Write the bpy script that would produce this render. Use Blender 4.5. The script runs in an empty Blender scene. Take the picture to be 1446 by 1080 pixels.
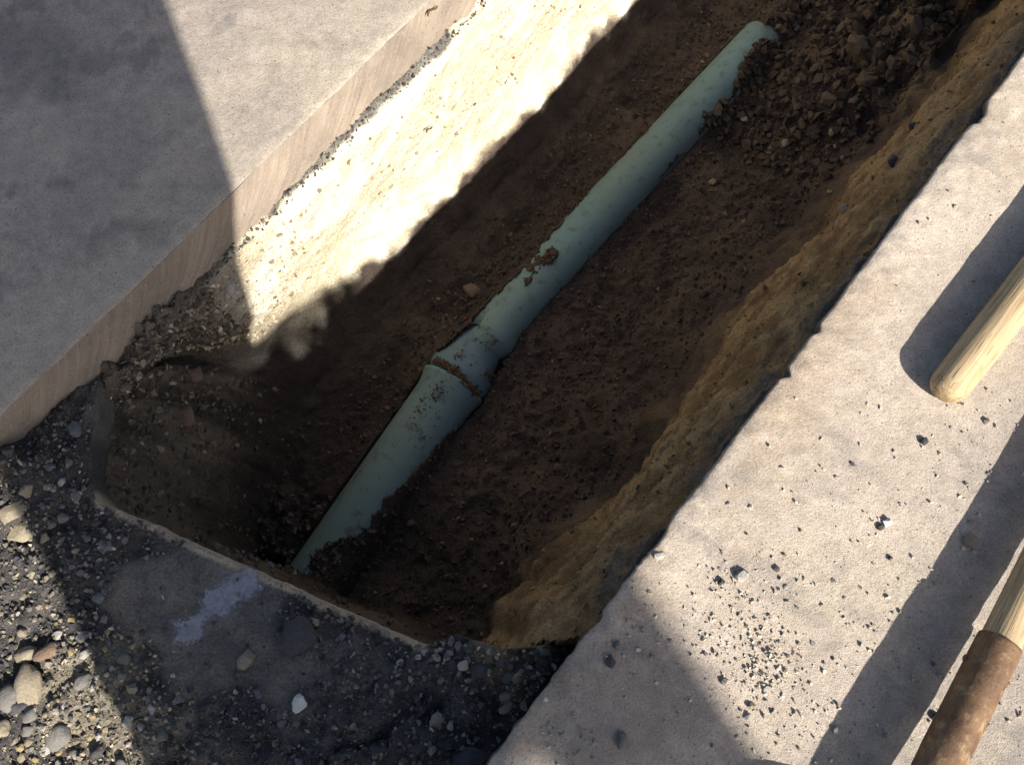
import bpy, bmesh, math, random
import numpy as np
from mathutils import Vector, Matrix
random.seed(11); rng = np.random.default_rng(11)
scene = bpy.context.scene
C = scene.collection

# ------------------------------------------------------------------ camera, sky, sun, exposure
H = 1.10
TH = math.radians(19.7)
FPX = 1329.0
cam = bpy.data.objects.new('camera', bpy.data.cameras.new('camera'))
C.objects.link(cam); scene.camera = cam
cam.location = (0, 0, H); cam.rotation_euler = (TH, 0, 0)
cam.data.sensor_width = 36; cam.data.lens = 36*FPX/1446
cam.data.clip_start = 0.02; cam.data.clip_end = 300

SUN_AZ = math.radians(125)          # direction the shadows run towards, from +x
SUN_EL = math.radians(36)
world = bpy.data.worlds.new('World'); scene.world = world; world.use_nodes = True
wn = world.node_tree; wn.nodes.clear()
sky = wn.nodes.new('ShaderNodeTexSky'); sky.sky_type = 'NISHITA'; sky.sun_disc = False
sky.sun_elevation = SUN_EL; sky.dust_density = 3.0; sky.ozone_density = 1.0
sx, sy = -math.cos(SUN_AZ), -math.sin(SUN_AZ)      # towards the sun
sky.sun_rotation = math.atan2(sx, sy)
bg = wn.nodes.new('ShaderNodeBackground'); bg.inputs[1].default_value = 0.059
wo = wn.nodes.new('ShaderNodeOutputWorld')
wn.links.new(sky.outputs[0], bg.inputs[0]); wn.links.new(bg.outputs[0], wo.inputs[0])
sun = bpy.data.objects.new('sun', bpy.data.lights.new('sun', 'SUN'))
C.objects.link(sun); sun.location = (3, -4, 5)
sun.data.energy = 4.4; sun.data.angle = math.radians(0.6); sun.data.color = (1.0, 0.925, 0.81)
ldir = Vector((math.cos(SUN_AZ)*math.cos(SUN_EL), math.sin(SUN_AZ)*math.cos(SUN_EL), -math.sin(SUN_EL)))
sun.rotation_euler = ldir.to_track_quat('-Z', 'Y').to_euler()
vs = scene.view_settings
vs.view_transform = 'Standard'; vs.look = 'None'; vs.gamma = 1; vs.use_curve_mapping = False
vs.exposure = 1.38

# ------------------------------------------------------------------ helpers
ANG = math.radians(51.2)            # the trench runs this way; t along it, n across it
ct, st_ = math.cos(ANG), math.sin(ANG)
def W(t, n): return (t*ct + n*st_, t*st_ - n*ct)
def at(px, py, z=0.0):
    rx, ry = px-723.0, 540.0-py
    y = ry*math.cos(TH) + FPX*math.sin(TH); zz = ry*math.sin(TH) - FPX*math.cos(TH)
    k = (z-H)/zz
    return Vector((rx*k, y*k, z))
def tn(px, py, z=0.0):
    p = at(px, py, z)
    return p.x*ct + p.y*st_, p.x*st_ - p.y*ct

def _h(ix, iy, iz, seed):
    h = (ix*374761393 + iy*668265263 + iz*2147483647 + seed*1274126177) & 0xFFFFFFFF
    h = ((h ^ (h >> 13))*1274126177) & 0xFFFFFFFF
    h = ((h ^ (h >> 16))*2246822519) & 0xFFFFFFFF
    return ((h ^ (h >> 15)) & 0xFFFF)/65535.0*2-1
def vn(x, y, z=0.0, seed=0):
    x, y, z = np.broadcast_arrays(np.asarray(x, float), np.asarray(y, float), np.asarray(z, float))
    fx, fy, fz = np.floor(x), np.floor(y), np.floor(z)
    ix, iy, iz = fx.astype(np.int64), fy.astype(np.int64), fz.astype(np.int64)
    u, v, w = x-fx, y-fy, z-fz
    u = u*u*(3-2*u); v = v*v*(3-2*v); w = w*w*(3-2*w)
    r = 0
    for a in (0, 1):
        for b in (0, 1):
            for c in (0, 1):
                r = r + (u if a else 1-u)*(v if b else 1-v)*(w if c else 1-w)*_h(ix+a, iy+b, iz+c, seed)
    return r
def fbm(x, y, z=0.0, seed=0, o=4, g=0.5):
    r = 0; a = 1.0; f = 1.0
    for i in range(o):
        r = r + a*vn(np.asarray(x)*f+i*7.3, np.asarray(y)*f+i*3.1, np.asarray(z)*f, seed+i)
        a *= g; f *= 2.03
    return r
def sm(a, b, x):
    k = np.clip((np.asarray(x, float)-a)/(b-a), 0, 1); return k*k*(3-2*k)

def tag(o, label=None, cat=None, group=None, kind=None):
    if label: o['label'] = label
    if cat: o['category'] = cat
    if group: o['group'] = group
    if kind: o['kind'] = kind
    return o
def mesh_np(name, V, F, smooth=True, sizes=None):
    """V (n,3); F (m,k) all faces with k corners"""
    m = bpy.data.meshes.new(name)
    V = np.asarray(V, np.float32); F = np.asarray(F, np.int32)
    m.vertices.add(len(V)); m.vertices.foreach_set('co', V.ravel())
    m.loops.add(F.size); m.loops.foreach_set('vertex_index', F.ravel())
    m.polygons.add(len(F))
    m.polygons.foreach_set('loop_start', np.arange(0, F.size, F.shape[1], dtype=np.int32))
    m.polygons.foreach_set('use_smooth', np.full(len(F), smooth, dtype=bool))
    m.update(calc_edges=True); m.validate()
    return m
def obj(name, mesh, mat=None, parent=None):
    o = bpy.data.objects.new(name, mesh); C.objects.link(o)
    if mat and not mesh.materials: mesh.materials.append(mat)
    if parent: o.parent = parent
    return o
def grid_faces(R, K, flip=False):
    i = np.arange(R*K).reshape(R, K)
    a, b, c, d = i[:-1, :-1], i[1:, :-1], i[1:, 1:], i[:-1, 1:]
    q = np.stack([a, d, c, b] if flip else [a, b, c, d], -1).reshape(-1, 4)
    return q
def add_col(m, col, name='Col'):
    a = m.attributes.new(name, 'FLOAT_COLOR', 'POINT')
    c = np.ones((len(m.vertices), 4), np.float32); c[:, :3] = col.reshape(-1, 3)
    a.data.foreach_set('color', c.ravel())
def mixc(a, b, k):
    k = np.asarray(k)[..., None]
    return np.asarray(a)*(1-k) + np.asarray(b)*k

# ------------------------------------------------------------------ materials
def new_mat(name):
    m = bpy.data.materials.new(name); m.use_nodes = True
    nt = m.node_tree; nt.nodes.clear()
    out = nt.nodes.new('ShaderNodeOutputMaterial'); b = nt.nodes.new('ShaderNodeBsdfPrincipled')
    nt.links.new(b.outputs[0], out.inputs[0])
    b.inputs['Roughness'].default_value = 0.92
    b.inputs['Specular IOR Level'].default_value = 0.25
    return m, nt, b
def N(nt, t, **k):
    n = nt.nodes.new(t)
    for a, v in k.items(): setattr(n, a, v)
    return n
def setin(nt, n, **k):
    for a, v in k.items():
        s = n.inputs[a.replace('_', ' ')] if isinstance(a, str) else n.inputs[a]
        if hasattr(v, 'links') and hasattr(v, 'node'): nt.links.new(v, s)
        else: s.default_value = v
    return n
def pos(nt): return N(nt, 'ShaderNodeNewGeometry').outputs['Position']
def objco(nt): return N(nt, 'ShaderNodeTexCoord').outputs['Object']
def noise(nt, vec, scale, detail=5, rough=0.55, out='Fac', **k):
    n = N(nt, 'ShaderNodeTexNoise'); nt.links.new(vec, n.inputs['Vector'])
    n.inputs['Scale'].default_value = scale; n.inputs['Detail'].default_value = detail; n.inputs['Roughness'].default_value = rough
    for a, v in k.items(): n.inputs[a].default_value = v
    return n.outputs[out]
def ramp(nt, fac, stops, interp='LINEAR'):
    r = N(nt, 'ShaderNodeValToRGB'); r.color_ramp.interpolation = interp
    e = r.color_ramp.elements
    while len(e) < len(stops): e.new(0.5)
    for i, (p, c) in enumerate(stops):
        e[i].position = p; e[i].color = (c, c, c, 1) if isinstance(c, (int, float)) else (*c, 1)
    nt.links.new(fac, r.inputs[0]); return r.outputs[0]
def mix(nt, a, b, fac, mode='MIX'):
    m = N(nt, 'ShaderNodeMix', data_type='RGBA', blend_type=mode)
    for s, v in ((m.inputs[6], a), (m.inputs[7], b), (m.inputs[0], fac)):
        if hasattr(v, 'node'): nt.links.new(v, s)
        elif isinstance(v, (int, float)) and s.type == 'VALUE': s.default_value = v
        elif isinstance(v, (int, float)): s.default_value = (v, v, v, 1)
        else: s.default_value = (*v, 1)
    return m.outputs[2]
def math_(nt, op, a, b=0.0, c=0.0):
    m = N(nt, 'ShaderNodeMath', operation=op)
    for s, v in zip(m.inputs, (a, b, c)):
        if hasattr(v, 'node'): nt.links.new(v, s)
        else: s.default_value = v
    return m.outputs[0]
def bump(nt, b, layers):
    """layers: (height socket, distance)"""
    prev = None
    for h, d in layers:
        n = N(nt, 'ShaderNodeBump'); n.inputs['Strength'].default_value = 1.0
        n.inputs['Distance'].default_value = d; nt.links.new(h, n.inputs['Height'])
        if prev: nt.links.new(prev, n.inputs['Normal'])
        prev = n.outputs[0]
    nt.links.new(prev, b.inputs['Normal'])
def attr(nt, name='Col'):
    a = N(nt, 'ShaderNodeAttribute'); a.attribute_name = name; return a.outputs['Color']

def mat_ground(name, var=(0.55, 1.35), fine=260, b1=0.006, b2=0.002):
    """colour from the attribute, broken up by grain"""
    m, nt, b = new_mat(name); p = pos(nt)
    g = ramp(nt, noise(nt, p, fine, 4, 0.7), [(0.25, var[0]), (0.75, var[1])])
    g2 = ramp(nt, noise(nt, p, 34, 5, 0.65), [(0.25, 0.78), (0.75, 1.2)])
    c = mix(nt, mix(nt, attr(nt), g, 1.0, 'MULTIPLY'), g2, 1.0, 'MULTIPLY')
    nt.links.new(c, b.inputs['Base Color'])
    bump(nt, b, [(noise(nt, p, 60, 5, 0.65), b1), (noise(nt, p, 330, 3, 0.7), b2)])
    return m
def mat_slab(name, b_big=0.0008, b_mid=0.0013, b_fine=0.0014):
    m, nt, b = new_mat(name); p = pos(nt)
    g = ramp(nt, noise(nt, p, 420, 3, 0.75), [(0.28, 0.62), (0.5, 1.0), (0.78, 1.32)])
    g2 = ramp(nt, noise(nt, p, 48, 6, 0.7), [(0.3, 0.80), (0.7, 1.16)])
    c = mix(nt, mix(nt, attr(nt), g, 1.0, 'MULTIPLY'), g2, 1.0, 'MULTIPLY')
    sp = N(nt, 'ShaderNodeTexVoronoi'); sp.inputs['Scale'].default_value = 150; nt.links.new(p, sp.inputs['Vector'])
    dots = math_(nt, 'LESS_THAN', sp.outputs['Distance'], 0.17)
    pick = math_(nt, 'GREATER_THAN', N(nt, 'ShaderNodeSeparateColor').outputs[0], 0.8)
    sc = pick.node.inputs[0].links[0].from_node; nt.links.new(sp.outputs['Color'], sc.inputs[0])
    c = mix(nt, c, (0.06, 0.055, 0.06), math_(nt, 'MULTIPLY', math_(nt, 'MULTIPLY', dots, pick), 0.65))
    nt.links.new(c, b.inputs['Base Color'])
    bump(nt, b, [(noise(nt, p, 22, 5, 0.6), b_big), (noise(nt, p, 110, 5, 0.62), b_mid), (noise(nt, p, 620, 3, 0.7), b_fine)])
    return m
def mat_stone(name, c0, c1, scale=70):
    m, nt, b = new_mat(name); p = objco(nt)
    oi = N(nt, 'ShaderNodeObjectInfo')
    v = N(nt, 'ShaderNodeVectorMath', operation='ADD'); nt.links.new(p, v.inputs[0])
    cmb = N(nt, 'ShaderNodeCombineXYZ'); nt.links.new(math_(nt, 'MULTIPLY', oi.outputs['Random'], 40), cmb.inputs[0]); nt.links.new(cmb.outputs[0], v.inputs[1])
    f = noise(nt, v.outputs[0], 2.6, 6, 0.7)
    c = mix(nt, c0, c1, ramp(nt, f, [(0.3, 0.0), (0.7, 1.0)]))
    c = mix(nt, c, ramp(nt, noise(nt, v.outputs[0], 14, 3, 0.7), [(0.3, 0.7), (0.7, 1.25)]), 1.0, 'MULTIPLY')
    nt.links.new(c, b.inputs['Base Color'])
    bump(nt, b, [(noise(nt, v.outputs[0], 5, 6, 0.7), 0.0016)])
    return m
def mat_grit(name, stops):
    m, nt, b = new_mat(name); g = N(nt, 'ShaderNodeNewGeometry')
    c = ramp(nt, g.outputs['Random Per Island'], stops)
    c = mix(nt, c, ramp(nt, noise(nt, pos(nt), 420, 3, 0.7), [(0.3, 0.7), (0.7, 1.25)]), 1.0, 'MULTIPLY')
    nt.links.new(c, b.inputs['Base Color'])
    bump(nt, b, [(noise(nt, pos(nt), 420, 4, 0.7), 0.0006)])
    return m

M_soil = mat_ground('soil', (0.5, 1.45), 240, 0.010, 0.003)
M_rubble = mat_ground('rubble_ground', (0.5, 1.4), 300, 0.008, 0.003)
M_pave = mat_slab('dusty_pavement')
M_face = None
STONES = {
    'pale grey': mat_stone('pale_grey_stone', (0.36, 0.34, 0.31), (0.25, 0.24, 0.225)),
    'grey': mat_stone('grey_stone', (0.17, 0.16, 0.15), (0.115, 0.11, 0.105)),
    'dark grey': mat_stone('dark_grey_stone', (0.075, 0.072, 0.075), (0.045, 0.045, 0.048)),
    'bluish grey': mat_stone('bluish_grey_stone', (0.14, 0.143, 0.155), (0.095, 0.098, 0.108)),
    'tan': mat_stone('tan_stone', (0.26, 0.225, 0.165), (0.19, 0.165, 0.122)),
    'yellowish': mat_stone('yellowish_stone', (0.32, 0.26, 0.145), (0.24, 0.19, 0.105)),
    'reddish brown': mat_stone('reddish_brown_stone', (0.165, 0.115, 0.085), (0.12, 0.085, 0.063)),
    'dark brown': mat_stone('dark_brown_clod', (0.095, 0.070, 0.051), (0.066, 0.048, 0.036)),
    'brown': mat_stone('brown_clod', (0.130, 0.098, 0.070), (0.085, 0.064, 0.046)),
    'white': mat_stone('white_stone', (0.66, 0.63, 0.58), (0.52, 0.50, 0.46)),
}

# ------------------------------------------------------------------ the setting: layout numbers
nL = -0.708; nR = 0.008
T0, T1 = -1.30, 2.60
ZD = -0.100                                     # level of the broken-up strip at the near end
EN = np.array([-0.80, -0.708, -0.655, -0.615, -0.576, -0.133, -0.115, -0.06, 0.0, 0.06])
ET = np.array([0.04, -0.005, -0.060, -0.112, -0.128, 0.000, 0.030, 0.052, 0.112, 0.15])
def t_edge(n): return np.interp(n, EN, ET) + 0.002*vn(np.asarray(n)*26, 0.5, 0, 5) + .0018*np.abs(fbm(np.asarray(n)*60, 2.5, 0, 6, 3))
def blob(t, n, px, py, rad, z=ZD, asp=1.0):
    a, b = tn(px, py, z); return np.exp(-(((t-a)/(rad*asp))**2 + ((n-b)/rad)**2))
def edge_R(t):
    e = 0.0014*fbm(np.asarray(t)*26, 1.7, 0, 21, 3, .6) + 0.0022*np.abs(fbm(np.asarray(t)*75, 6.7, 0, 23, 3, .7))*(.4+np.clip(vn(np.asarray(t)*6, 4.2, 0, 3)*2, 0, 1.2)) - .001
    for px, py, w, d in ((1112, 527, .006, .010), (1392, 160, .014, .010), (1385, 172, .006, .007), (1165, 472, .006, .005), (930, 770, .02, .003)):
        a, _ = tn(px, py, 0); e = e + d*np.exp(-((np.asarray(t)-a)/w)**2)
    return e

# right pavement -----------------------------------------------------
def build_right():
    t = np.arange(T0, T1+.001, 0.0035); u = np.concatenate([[0, 0, 0, 0.0015, 0.004, .008], np.arange(0.013, 0.80, 0.0075), [0.83]])
    T, U = np.meshgrid(t, u, indexing='ij')
    e = edge_R(t)[:, None]
    dec = np.exp(-U/0.012)
    n = nR + U + e*dec
    z = 0.0012*fbm(T*7, n*7, 0, 40, 3) + 0.0005*fbm(T*45, n*45, 0, 41, 3) - 0.004*np.exp(-U/0.007)
    z = z + 0.0022*np.clip(fbm(T*70, n*70, 0, 42, 2)+.1, 0, 1)*sm(0.10, 0.0, U)
    z[:, 0] = -0.055; n[:, 0] += 0.010
    z[:, 1] = -0.022; n[:, 1] += 0.001 + 0.003*vn(t*60, 3, 0, 9)
    z[:, 2] -= 0.004
    z[:, -1] = -0.012
    X, Y = W(T, n)
    m = mesh_np('pavement_right', np.stack([X, Y, z], -1).reshape(-1, 3), grid_faces(*X.shape, flip=True))
    big = fbm(T*3.2, n*3.2, 0, 50, 4); med = fbm(T*14, n*14, 0, 51, 4)
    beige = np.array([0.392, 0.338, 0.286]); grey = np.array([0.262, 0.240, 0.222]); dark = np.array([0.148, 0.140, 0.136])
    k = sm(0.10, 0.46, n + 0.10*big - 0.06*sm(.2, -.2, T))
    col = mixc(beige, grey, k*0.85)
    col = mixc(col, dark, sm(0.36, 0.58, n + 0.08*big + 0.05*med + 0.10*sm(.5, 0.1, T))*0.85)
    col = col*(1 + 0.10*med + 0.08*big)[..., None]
    st = sm(.25, .75, fbm(T*5.2, n*5.2, 0, 53, 5, .62)); col = mixc(col, np.array([.42, .365, .285]), st*.35)
    st = sm(.35, .9, fbm(T*20, n*8, 0, 54, 5, .65)); col = mixc(col, grey*.8, st*.38)
    st = sm(.15, .7, fbm(T*9, n*9, 0, 55, 5, .65) + .5 - 6*U)*sm(.14, .0, U)
    col = mixc(col, np.array([.27, .205, .14]), st*.42)
    d2 = sm(0.25, 0.9, blob(T, n, 880, 990, 0.10, 0) + 0.35*med)*0.55      # dark patch painted in where the soft shadow falls by the near corner
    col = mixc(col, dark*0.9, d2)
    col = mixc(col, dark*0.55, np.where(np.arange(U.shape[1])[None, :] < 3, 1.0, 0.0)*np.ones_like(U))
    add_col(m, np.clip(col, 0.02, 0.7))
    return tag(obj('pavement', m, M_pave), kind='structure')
right_pavement = build_right()
def zR(t, n): return 0.0012*fbm(t*7, n*7, 0, 40, 3) + 0.0005*fbm(t*45, n*45, 0, 41, 3)

# left slab ----------------------------------------------------------
def build_left():
    t = np.arange(T0, T1+.001, 0.0065); u = np.concatenate([[0, 0.002, 0.006], np.arange(0.012, 0.95, 0.0065), [0.98]])
    T, U = np.meshgrid(t, u, indexing='ij')
    e = (0.0009*fbm(t*40, 2.2, 0, 61, 4) + .0022*np.clip(fbm(t*22, 8.2, 0, 69, 4)-.6, 0, 1))[:, None]*-1
    n = nL - U + (e - 0.0016)*np.exp(-U/0.012)
    z = 0.002*fbm(T*6, n*6, 0, 62, 3) + 0.0007*fbm(T*40, n*40, 0, 63, 3) - 0.003*np.exp(-U/0.006)
    z[:, -1] = -0.012
    X, Y = W(T, n)
    m = mesh_np('slab_left', np.stack([X, Y, z], -1).reshape(-1, 3), grid_faces(*X.shape))
    big = fbm(T*3.0, n*3.0, 0, 64, 4); med = fbm(T*16, n*16, 0, 65, 4)
    c = mixc(np.array([0.310, 0.272, 0.236]), np.array([0.258, 0.228, 0.205]), sm(-0.6, 0.8, .6*big + 0.7*med))
    c = mixc(c, np.array([0.14, 0.128, 0.122]), sm(0.45, 1.0, fbm(T*19, n*19, 0, 66, 5, .65))*0.6)
    c = mixc(c, np.array([0.11, 0.105, 0.11]), sm(0.3, 0.9, blob(T, n, 45, 95, 0.07, 0) + 0.3*med)*0.55)
    c = mixc(c, np.array([0.36, 0.315, 0.25]), sm(0.22, 0.0, U + 0.05*med)*0.5)
    add_col(m, np.clip(c, 0.02, 0.7))
    s = tag(obj('concrete_slab', m, M_pave), kind='structure')
    # sawn face, one sheet standing under the edge
    zz = np.array([0, -0.004, -0.02, -0.04, -0.06, -0.08, -0.098, -0.112, -0.13])
    Tt, Z = np.meshgrid(t, zz, indexing='ij')
    nn = nL + e - 0.0016 + 0.0008*fbm(Tt*30, Z*30, 0, 67, 2) + 0.0*Z
    top = (0.002*fbm(t*6, np.full_like(t, nL)*6, 0, 62, 3) + 0.0007*fbm(t*40, np.full_like(t, nL)*40, 0, 63, 3) - 0.003)[:, None]
    Z2 = Z + top*np.clip(1+Z/0.03, 0, 1)
    X, Y = W(Tt, nn)
    mf = mesh_np('sawn_face', np.stack([X, Y, Z2], -1).reshape(-1, 3), grid_faces(*X.shape, flip=True))
    return s, mf
M_face, nt, b = new_mat('sawn_concrete'); p = pos(nt)
mp = N(nt, 'ShaderNodeMapping', vector_type='TEXTURE'); mp.inputs['Rotation'].default_value = (0, 0, ANG); nt.links.new(p, mp.inputs[0])
sx_ = N(nt, 'ShaderNodeSeparateXYZ'); nt.links.new(mp.outputs[0], sx_.inputs[0])
zq = math_(nt, 'SUBTRACT', sx_.outputs[2], 0.085)
arc = math_(nt, 'SQRT', math_(nt, 'MAXIMUM', math_(nt, 'SUBTRACT', 0.052, math_(nt, 'MULTIPLY', zq, zq)), 0.0))
uu = math_(nt, 'SUBTRACT', sx_.outputs[0], arc)
cx = N(nt, 'ShaderNodeCombineXYZ'); nt.links.new(uu, cx.inputs[0]); nt.links.new(math_(nt, 'MULTIPLY', sx_.outputs[2], 0.06), cx.inputs[1])
streak = noise(nt, cx.outputs[0], 85, 5, 0.75)
blot = noise(nt, p, 9, 4, 0.6)
c = mix(nt, (0.19, 0.150, 0.12), (0.35, 0.295, 0.24), ramp(nt, streak, [(0.25, 0), (0.75, 1)]))
c = mix(nt, c, (0.14, 0.12, 0.105), ramp(nt, blot, [(0.42, 0), (0.68, 0.7)]))
ag = N(nt, 'ShaderNodeTexVoronoi'); ag.inputs['Scale'].default_value = 120; nt.links.new(p, ag.inputs['Vector'])
c = mix(nt, c, (0.34, 0.30, 0.25), ramp(nt, ag.outputs['Distance'], [(.18, .35), (.30, 0)]))
c = mix(nt, c, (.07, .06, .055), ramp(nt, noise(nt, p, 190, 3, .7), [(.64, 0), (.70, .8)]))
nt.links.new(c, b.inputs['Base Color'])
bump(nt, b, [(streak, 0.0018), (noise(nt, p, 240, 4, 0.6), 0.0012)])
left_slab, mf = build_left()
obj('sawn_face', mf, M_face, left_slab)

# pipe path (needed by the soil) ------------------------------------------
ZP = -0.655
Lpx = [(412,797),(415,773),(432,744),(463,703),(491,670),(515,640),(550,594),(602,517),(668,465),(687,439),(728,402),(750,374),(794,326),(839,267),(913,193),(950,137),(961,126),(1031,56),(1068,26),(1083,26)]
Rpx = [(424,803),(467,771),(498,760),(519,747),(541,710),(574,681),(608,640),(650,591),(676,568),(687,537),(746,465),(794,398),(850,337),(894,296),(950,222),(976,207),(990,170),(1020,148),(1042,100),(1068,72),(1087,67),(1100,44)]
Ltn = np.array([tn(a, b_, ZP+.01) for a, b_ in Lpx]); Rtn = np.array([tn(a, b_, ZP+.01) for a, b_ in Rpx])
mid_lo = tn(537, 690, ZP+.01); mid_rim = tn(640, 541, ZP+.01)
mid_up = tn(708, 450, ZP+.01); mid_far = tn(1000, 137, ZP+.01)
def n_axis(t):
    t = np.asarray(t, float)
    lo = mid_lo[1] + (t-mid_lo[0])*(mid_rim[1]-mid_lo[1])/(mid_rim[0]-mid_lo[0])
    up = mid_up[1] + (t-mid_up[0])*(mid_far[1]-mid_up[1])/(mid_far[0]-mid_up[0])
    return np.where(t < mid_rim[0], lo, np.where(t > mid_up[0], up, mid_rim[1] + (t-mid_rim[0])*(mid_up[1]-mid_rim[1])/(mid_up[0]-mid_rim[0])))
def r_pipe(t):
    return np.interp(t, [mid_rim[0]-.06, mid_rim[0], mid_up[0], mid_up[0]+.01], [0.060, 0.067, 0.0495, 0.0495])

# trench soil --------------------------------------------------------
def build_soil():
    t = np.arange(-0.34, T1+.02, 0.006)
    S = len(t)
    def nz(f, a, s): return a*fbm(t*f, s*1.37, 0, s, 4)
    # n, z, direction of relief (n, z), samples to the next
    cp = [
        (nL-.04+0*t, -.094+0*t, 0, 1, 6),
        (nL+.001+0*t, -.097+nz(20, .003, 1), 0, 1, 8),
        (nL+.010+nz(9, .005, 2), -.124+nz(14, .008, 3), 1, .5, 22),
        (nL-.002+nz(5, .008, 4), -.27+0*t, 1, 0, 26),
        (nL-.014-.024*sm(.95, .35, t)+nz(4, .007, 5), -.43+nz(5, .030, 6), 1, 0, 12),
        (nL-.016-.020*sm(.95, .35, t)+nz(6, .012, 7), -.50+nz(5, .02, 6), 1, 0, 18),
        (nL+.030+nz(4, .012, 8), -.61+0*t, 1, .3, 14),
        (nL+.105+nz(4, .015, 9), -.662+0*t, .3, 1, 16),
        (n_axis(t)-.075, -.664+nz(4, .006, 10), 0, 1, 50),
        (n_axis(t)+.085, -.660+nz(4, .006, 11), 0, 1, 26),
        (n_axis(t)+.22, -.638+nz(4, .012, 12), 0, 1, 18),
        (nR-.165+nz(4, .02, 13), -.60+nz(3, .02, 14), -.5, .8, 16),
        (nR-.098+nz(5, .016, 15), -.50+nz(4, .03, 16), -1, .3, 18),
        (nR-.085+nz(5, .012, 17), -.37+0*t, -1, .2, 22),
        (nR-.058+nz(6, .009, 18), -.205+0*t, -1, .2, 20),
        (nR-.038+nz(9, .007, 19), -.108+nz(9, .008, 20), -1, .2, 10),
        (nR-.022+nz(12, .005, 22), -.070+nz(12, .006, 23), -1, .2, 12),
        (nR-.004+nz(20, .002, 24), -.018+0*t, -1, .2, 4),
        (nR+.012+0*t, -.020+0*t, 0, 0, 0)]
    Ns, Zs, DN, DZ, SI = [], [], [], [], []
    for i in range(len(cp)-1):
        a, b_ = cp[i], cp[i+1]; k = a[4]
        for j in range(k):
            f = j/k
            Ns.append(a[0]*(1-f)+b_[0]*f); Zs.append(a[1]*(1-f)+b_[1]*f)
            DN.append(a[2]*(1-f)+b_[2]*f); DZ.append(a[3]*(1-f)+b_[3]*f); SI.append(i+f)
    Ns.append(cp[-1][0]); Zs.append(cp[-1][1]); DN.append(0); DZ.append(0); SI.append(len(cp)-1)
    n = np.stack(Ns, 1); z = np.stack(Zs, 1); T = np.repeat(t[:, None], n.shape[1], 1)
    SI = np.array(SI)[None, :]+0*n; dn = np.array(DN)[None, :]; dz = np.array(DZ)[None, :]
    # scoops and bulges along the lower right wall near the corner
    for px, py, zz, a, rt, rz in ((880, 665, -.5, -.03, .07, .10), (760, 770, -.47, .045, .07, .12), (1050, 430, -.45, .025, .10, .09), (700, 850, -.4, .05, .06, .14), (1190, 300, -.45, .02, .10, .1)):
        tt, _ = tn(px, py, zz); w = np.exp(-((T-tt)/rt)**2-((z-zz)/rz)**2)*(SI > 10.5)
        n = n - a*w
    p1 = fbm(T*9, n*9, z*9, 70, 4); p2 = fbm(T*30, n*30, z*30, 71, 4); p3 = fbm(T*95, n*95, z*95, 72, 3)
    rel = 0.010*p1 + 0.006*p2 + 0.0035*p3
    wallk = np.where((SI > 2) & (SI < 6), 0.38, 1.0)
    fl = (SI > 6.6) & (SI < 11)
    scr = np.abs(fbm(T*9, z*55, n*9, 78, 4)); rw_ = sm(11.5, 12.5, SI)
    rel = rel*(1-.45*rw_) - 0.010*scr*rw_
    p4 = np.abs(fbm(T*48, n*48, z*48, 79, 4))
    rel = np.where((SI > 5.5), rel + 0.005*p4, rel)
    rel = np.where(fl, 0.006*p1+0.005*p2+0.0035*p3+.007*p4, rel*wallk)
    n = n + rel*dn; z = z + rel*dz
    # the heap of loose clods at the far end, and soil climbing behind it
    onf = sm(6.2, 7.2, SI)*sm(12.3, 11.0, SI)
    heap = sm(1.18, 1.62, T)*np.exp(-((n+0.22)/0.17)**2)*0.13 + sm(1.50, 2.1, T)*0.16
    z = z + onf*heap*(1+0.25*p2)
    z = z + onf*0.045*sm(0.10, -0.05, T)*sm(-0.45, -0.25, n)                 # fallen spoil at the near end
    # soil lying against and over the pipe: the pipe shows only inside its uncovered outline
    na = n_axis(T); r = r_pipe(T); d = n-na
    nl = np.interp(T, Ltn[:, 0], Ltn[:, 1], left=9, right=9); nr = np.interp(T, Rtn[:, 0], Rtn[:, 1], left=-9, right=-9)
    wob = 0.0026*fbm(T*60, n*60, 0, 74, 3)
    end = sm(1.50, 1.47, T+wob)*1.0
    inside = (n > nl+1.8*wob) & (n < nr+.007+wob) & (T > Ltn[0, 0]) & (T < 1.485)
    hole = (fbm(T*55, n*55, 0, 75, 3) + 2.3*np.exp(-((T-tn(766, 376, ZP+.04)[0])/.060)**2-((n-tn(766, 376, ZP+.04)[1]+.006)/.026)**2)) > 1.25
    inside = inside & ~hole
    cover = ZP + np.sqrt(np.clip(r**2-d**2, 0, None)) + 0.005 + 0.003*p2 + 0.002*p3
    near = onf > 0.2
    band = np.abs(d) < r+0.003
    z = np.where(near & band & inside, ZP-0.02, z)
    z = np.where(near & band & ~inside, np.maximum(z, cover), z)
    sl = ZP + 0.012 - 0.35*np.clip(np.abs(d)-r, 0, 1)
    z = np.where(near & ~band & (np.abs(d) < r+0.05), np.maximum(z, sl + 0.6*(z-ZP)), z)
    # near end: rises to the strip of rubble
    q_ = T - t_edge(n) + 0.012*p1; wd_ = .045 + .15*sm(-.53, -.65, n)
    k = sm(wd_, -.004, q_); k = np.where(n < -.40, k*(1-.5*sm(-.40, -.5, n)) + .5*sm(-.40, -.5, n)*np.clip(1-q_/wd_, 0, 1), k)
    z = np.where(k > 0, z*(1-k) + np.maximum(z, ZD-0.035)*k, z)
    rough_ = sm(.24, .10, T - t_edge(n))*sm(-.40, -.50, n)
    z = z + rough_*(.020*p2 + .012*p3)*(T - t_edge(n) > .004)
    z = np.where(T - t_edge(n) < 0.002, np.minimum(z, ZD-0.03), z)
    z = z + sm(2.45, 2.6, T)*np.clip(-0.012-z, 0, 1)
    X, Y = W(T, n)
    V = np.stack([X, Y, z], -1)
    m = mesh_np('trench_soil', V.reshape(-1, 3), grid_faces(*X.shape, flip=True))
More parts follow.
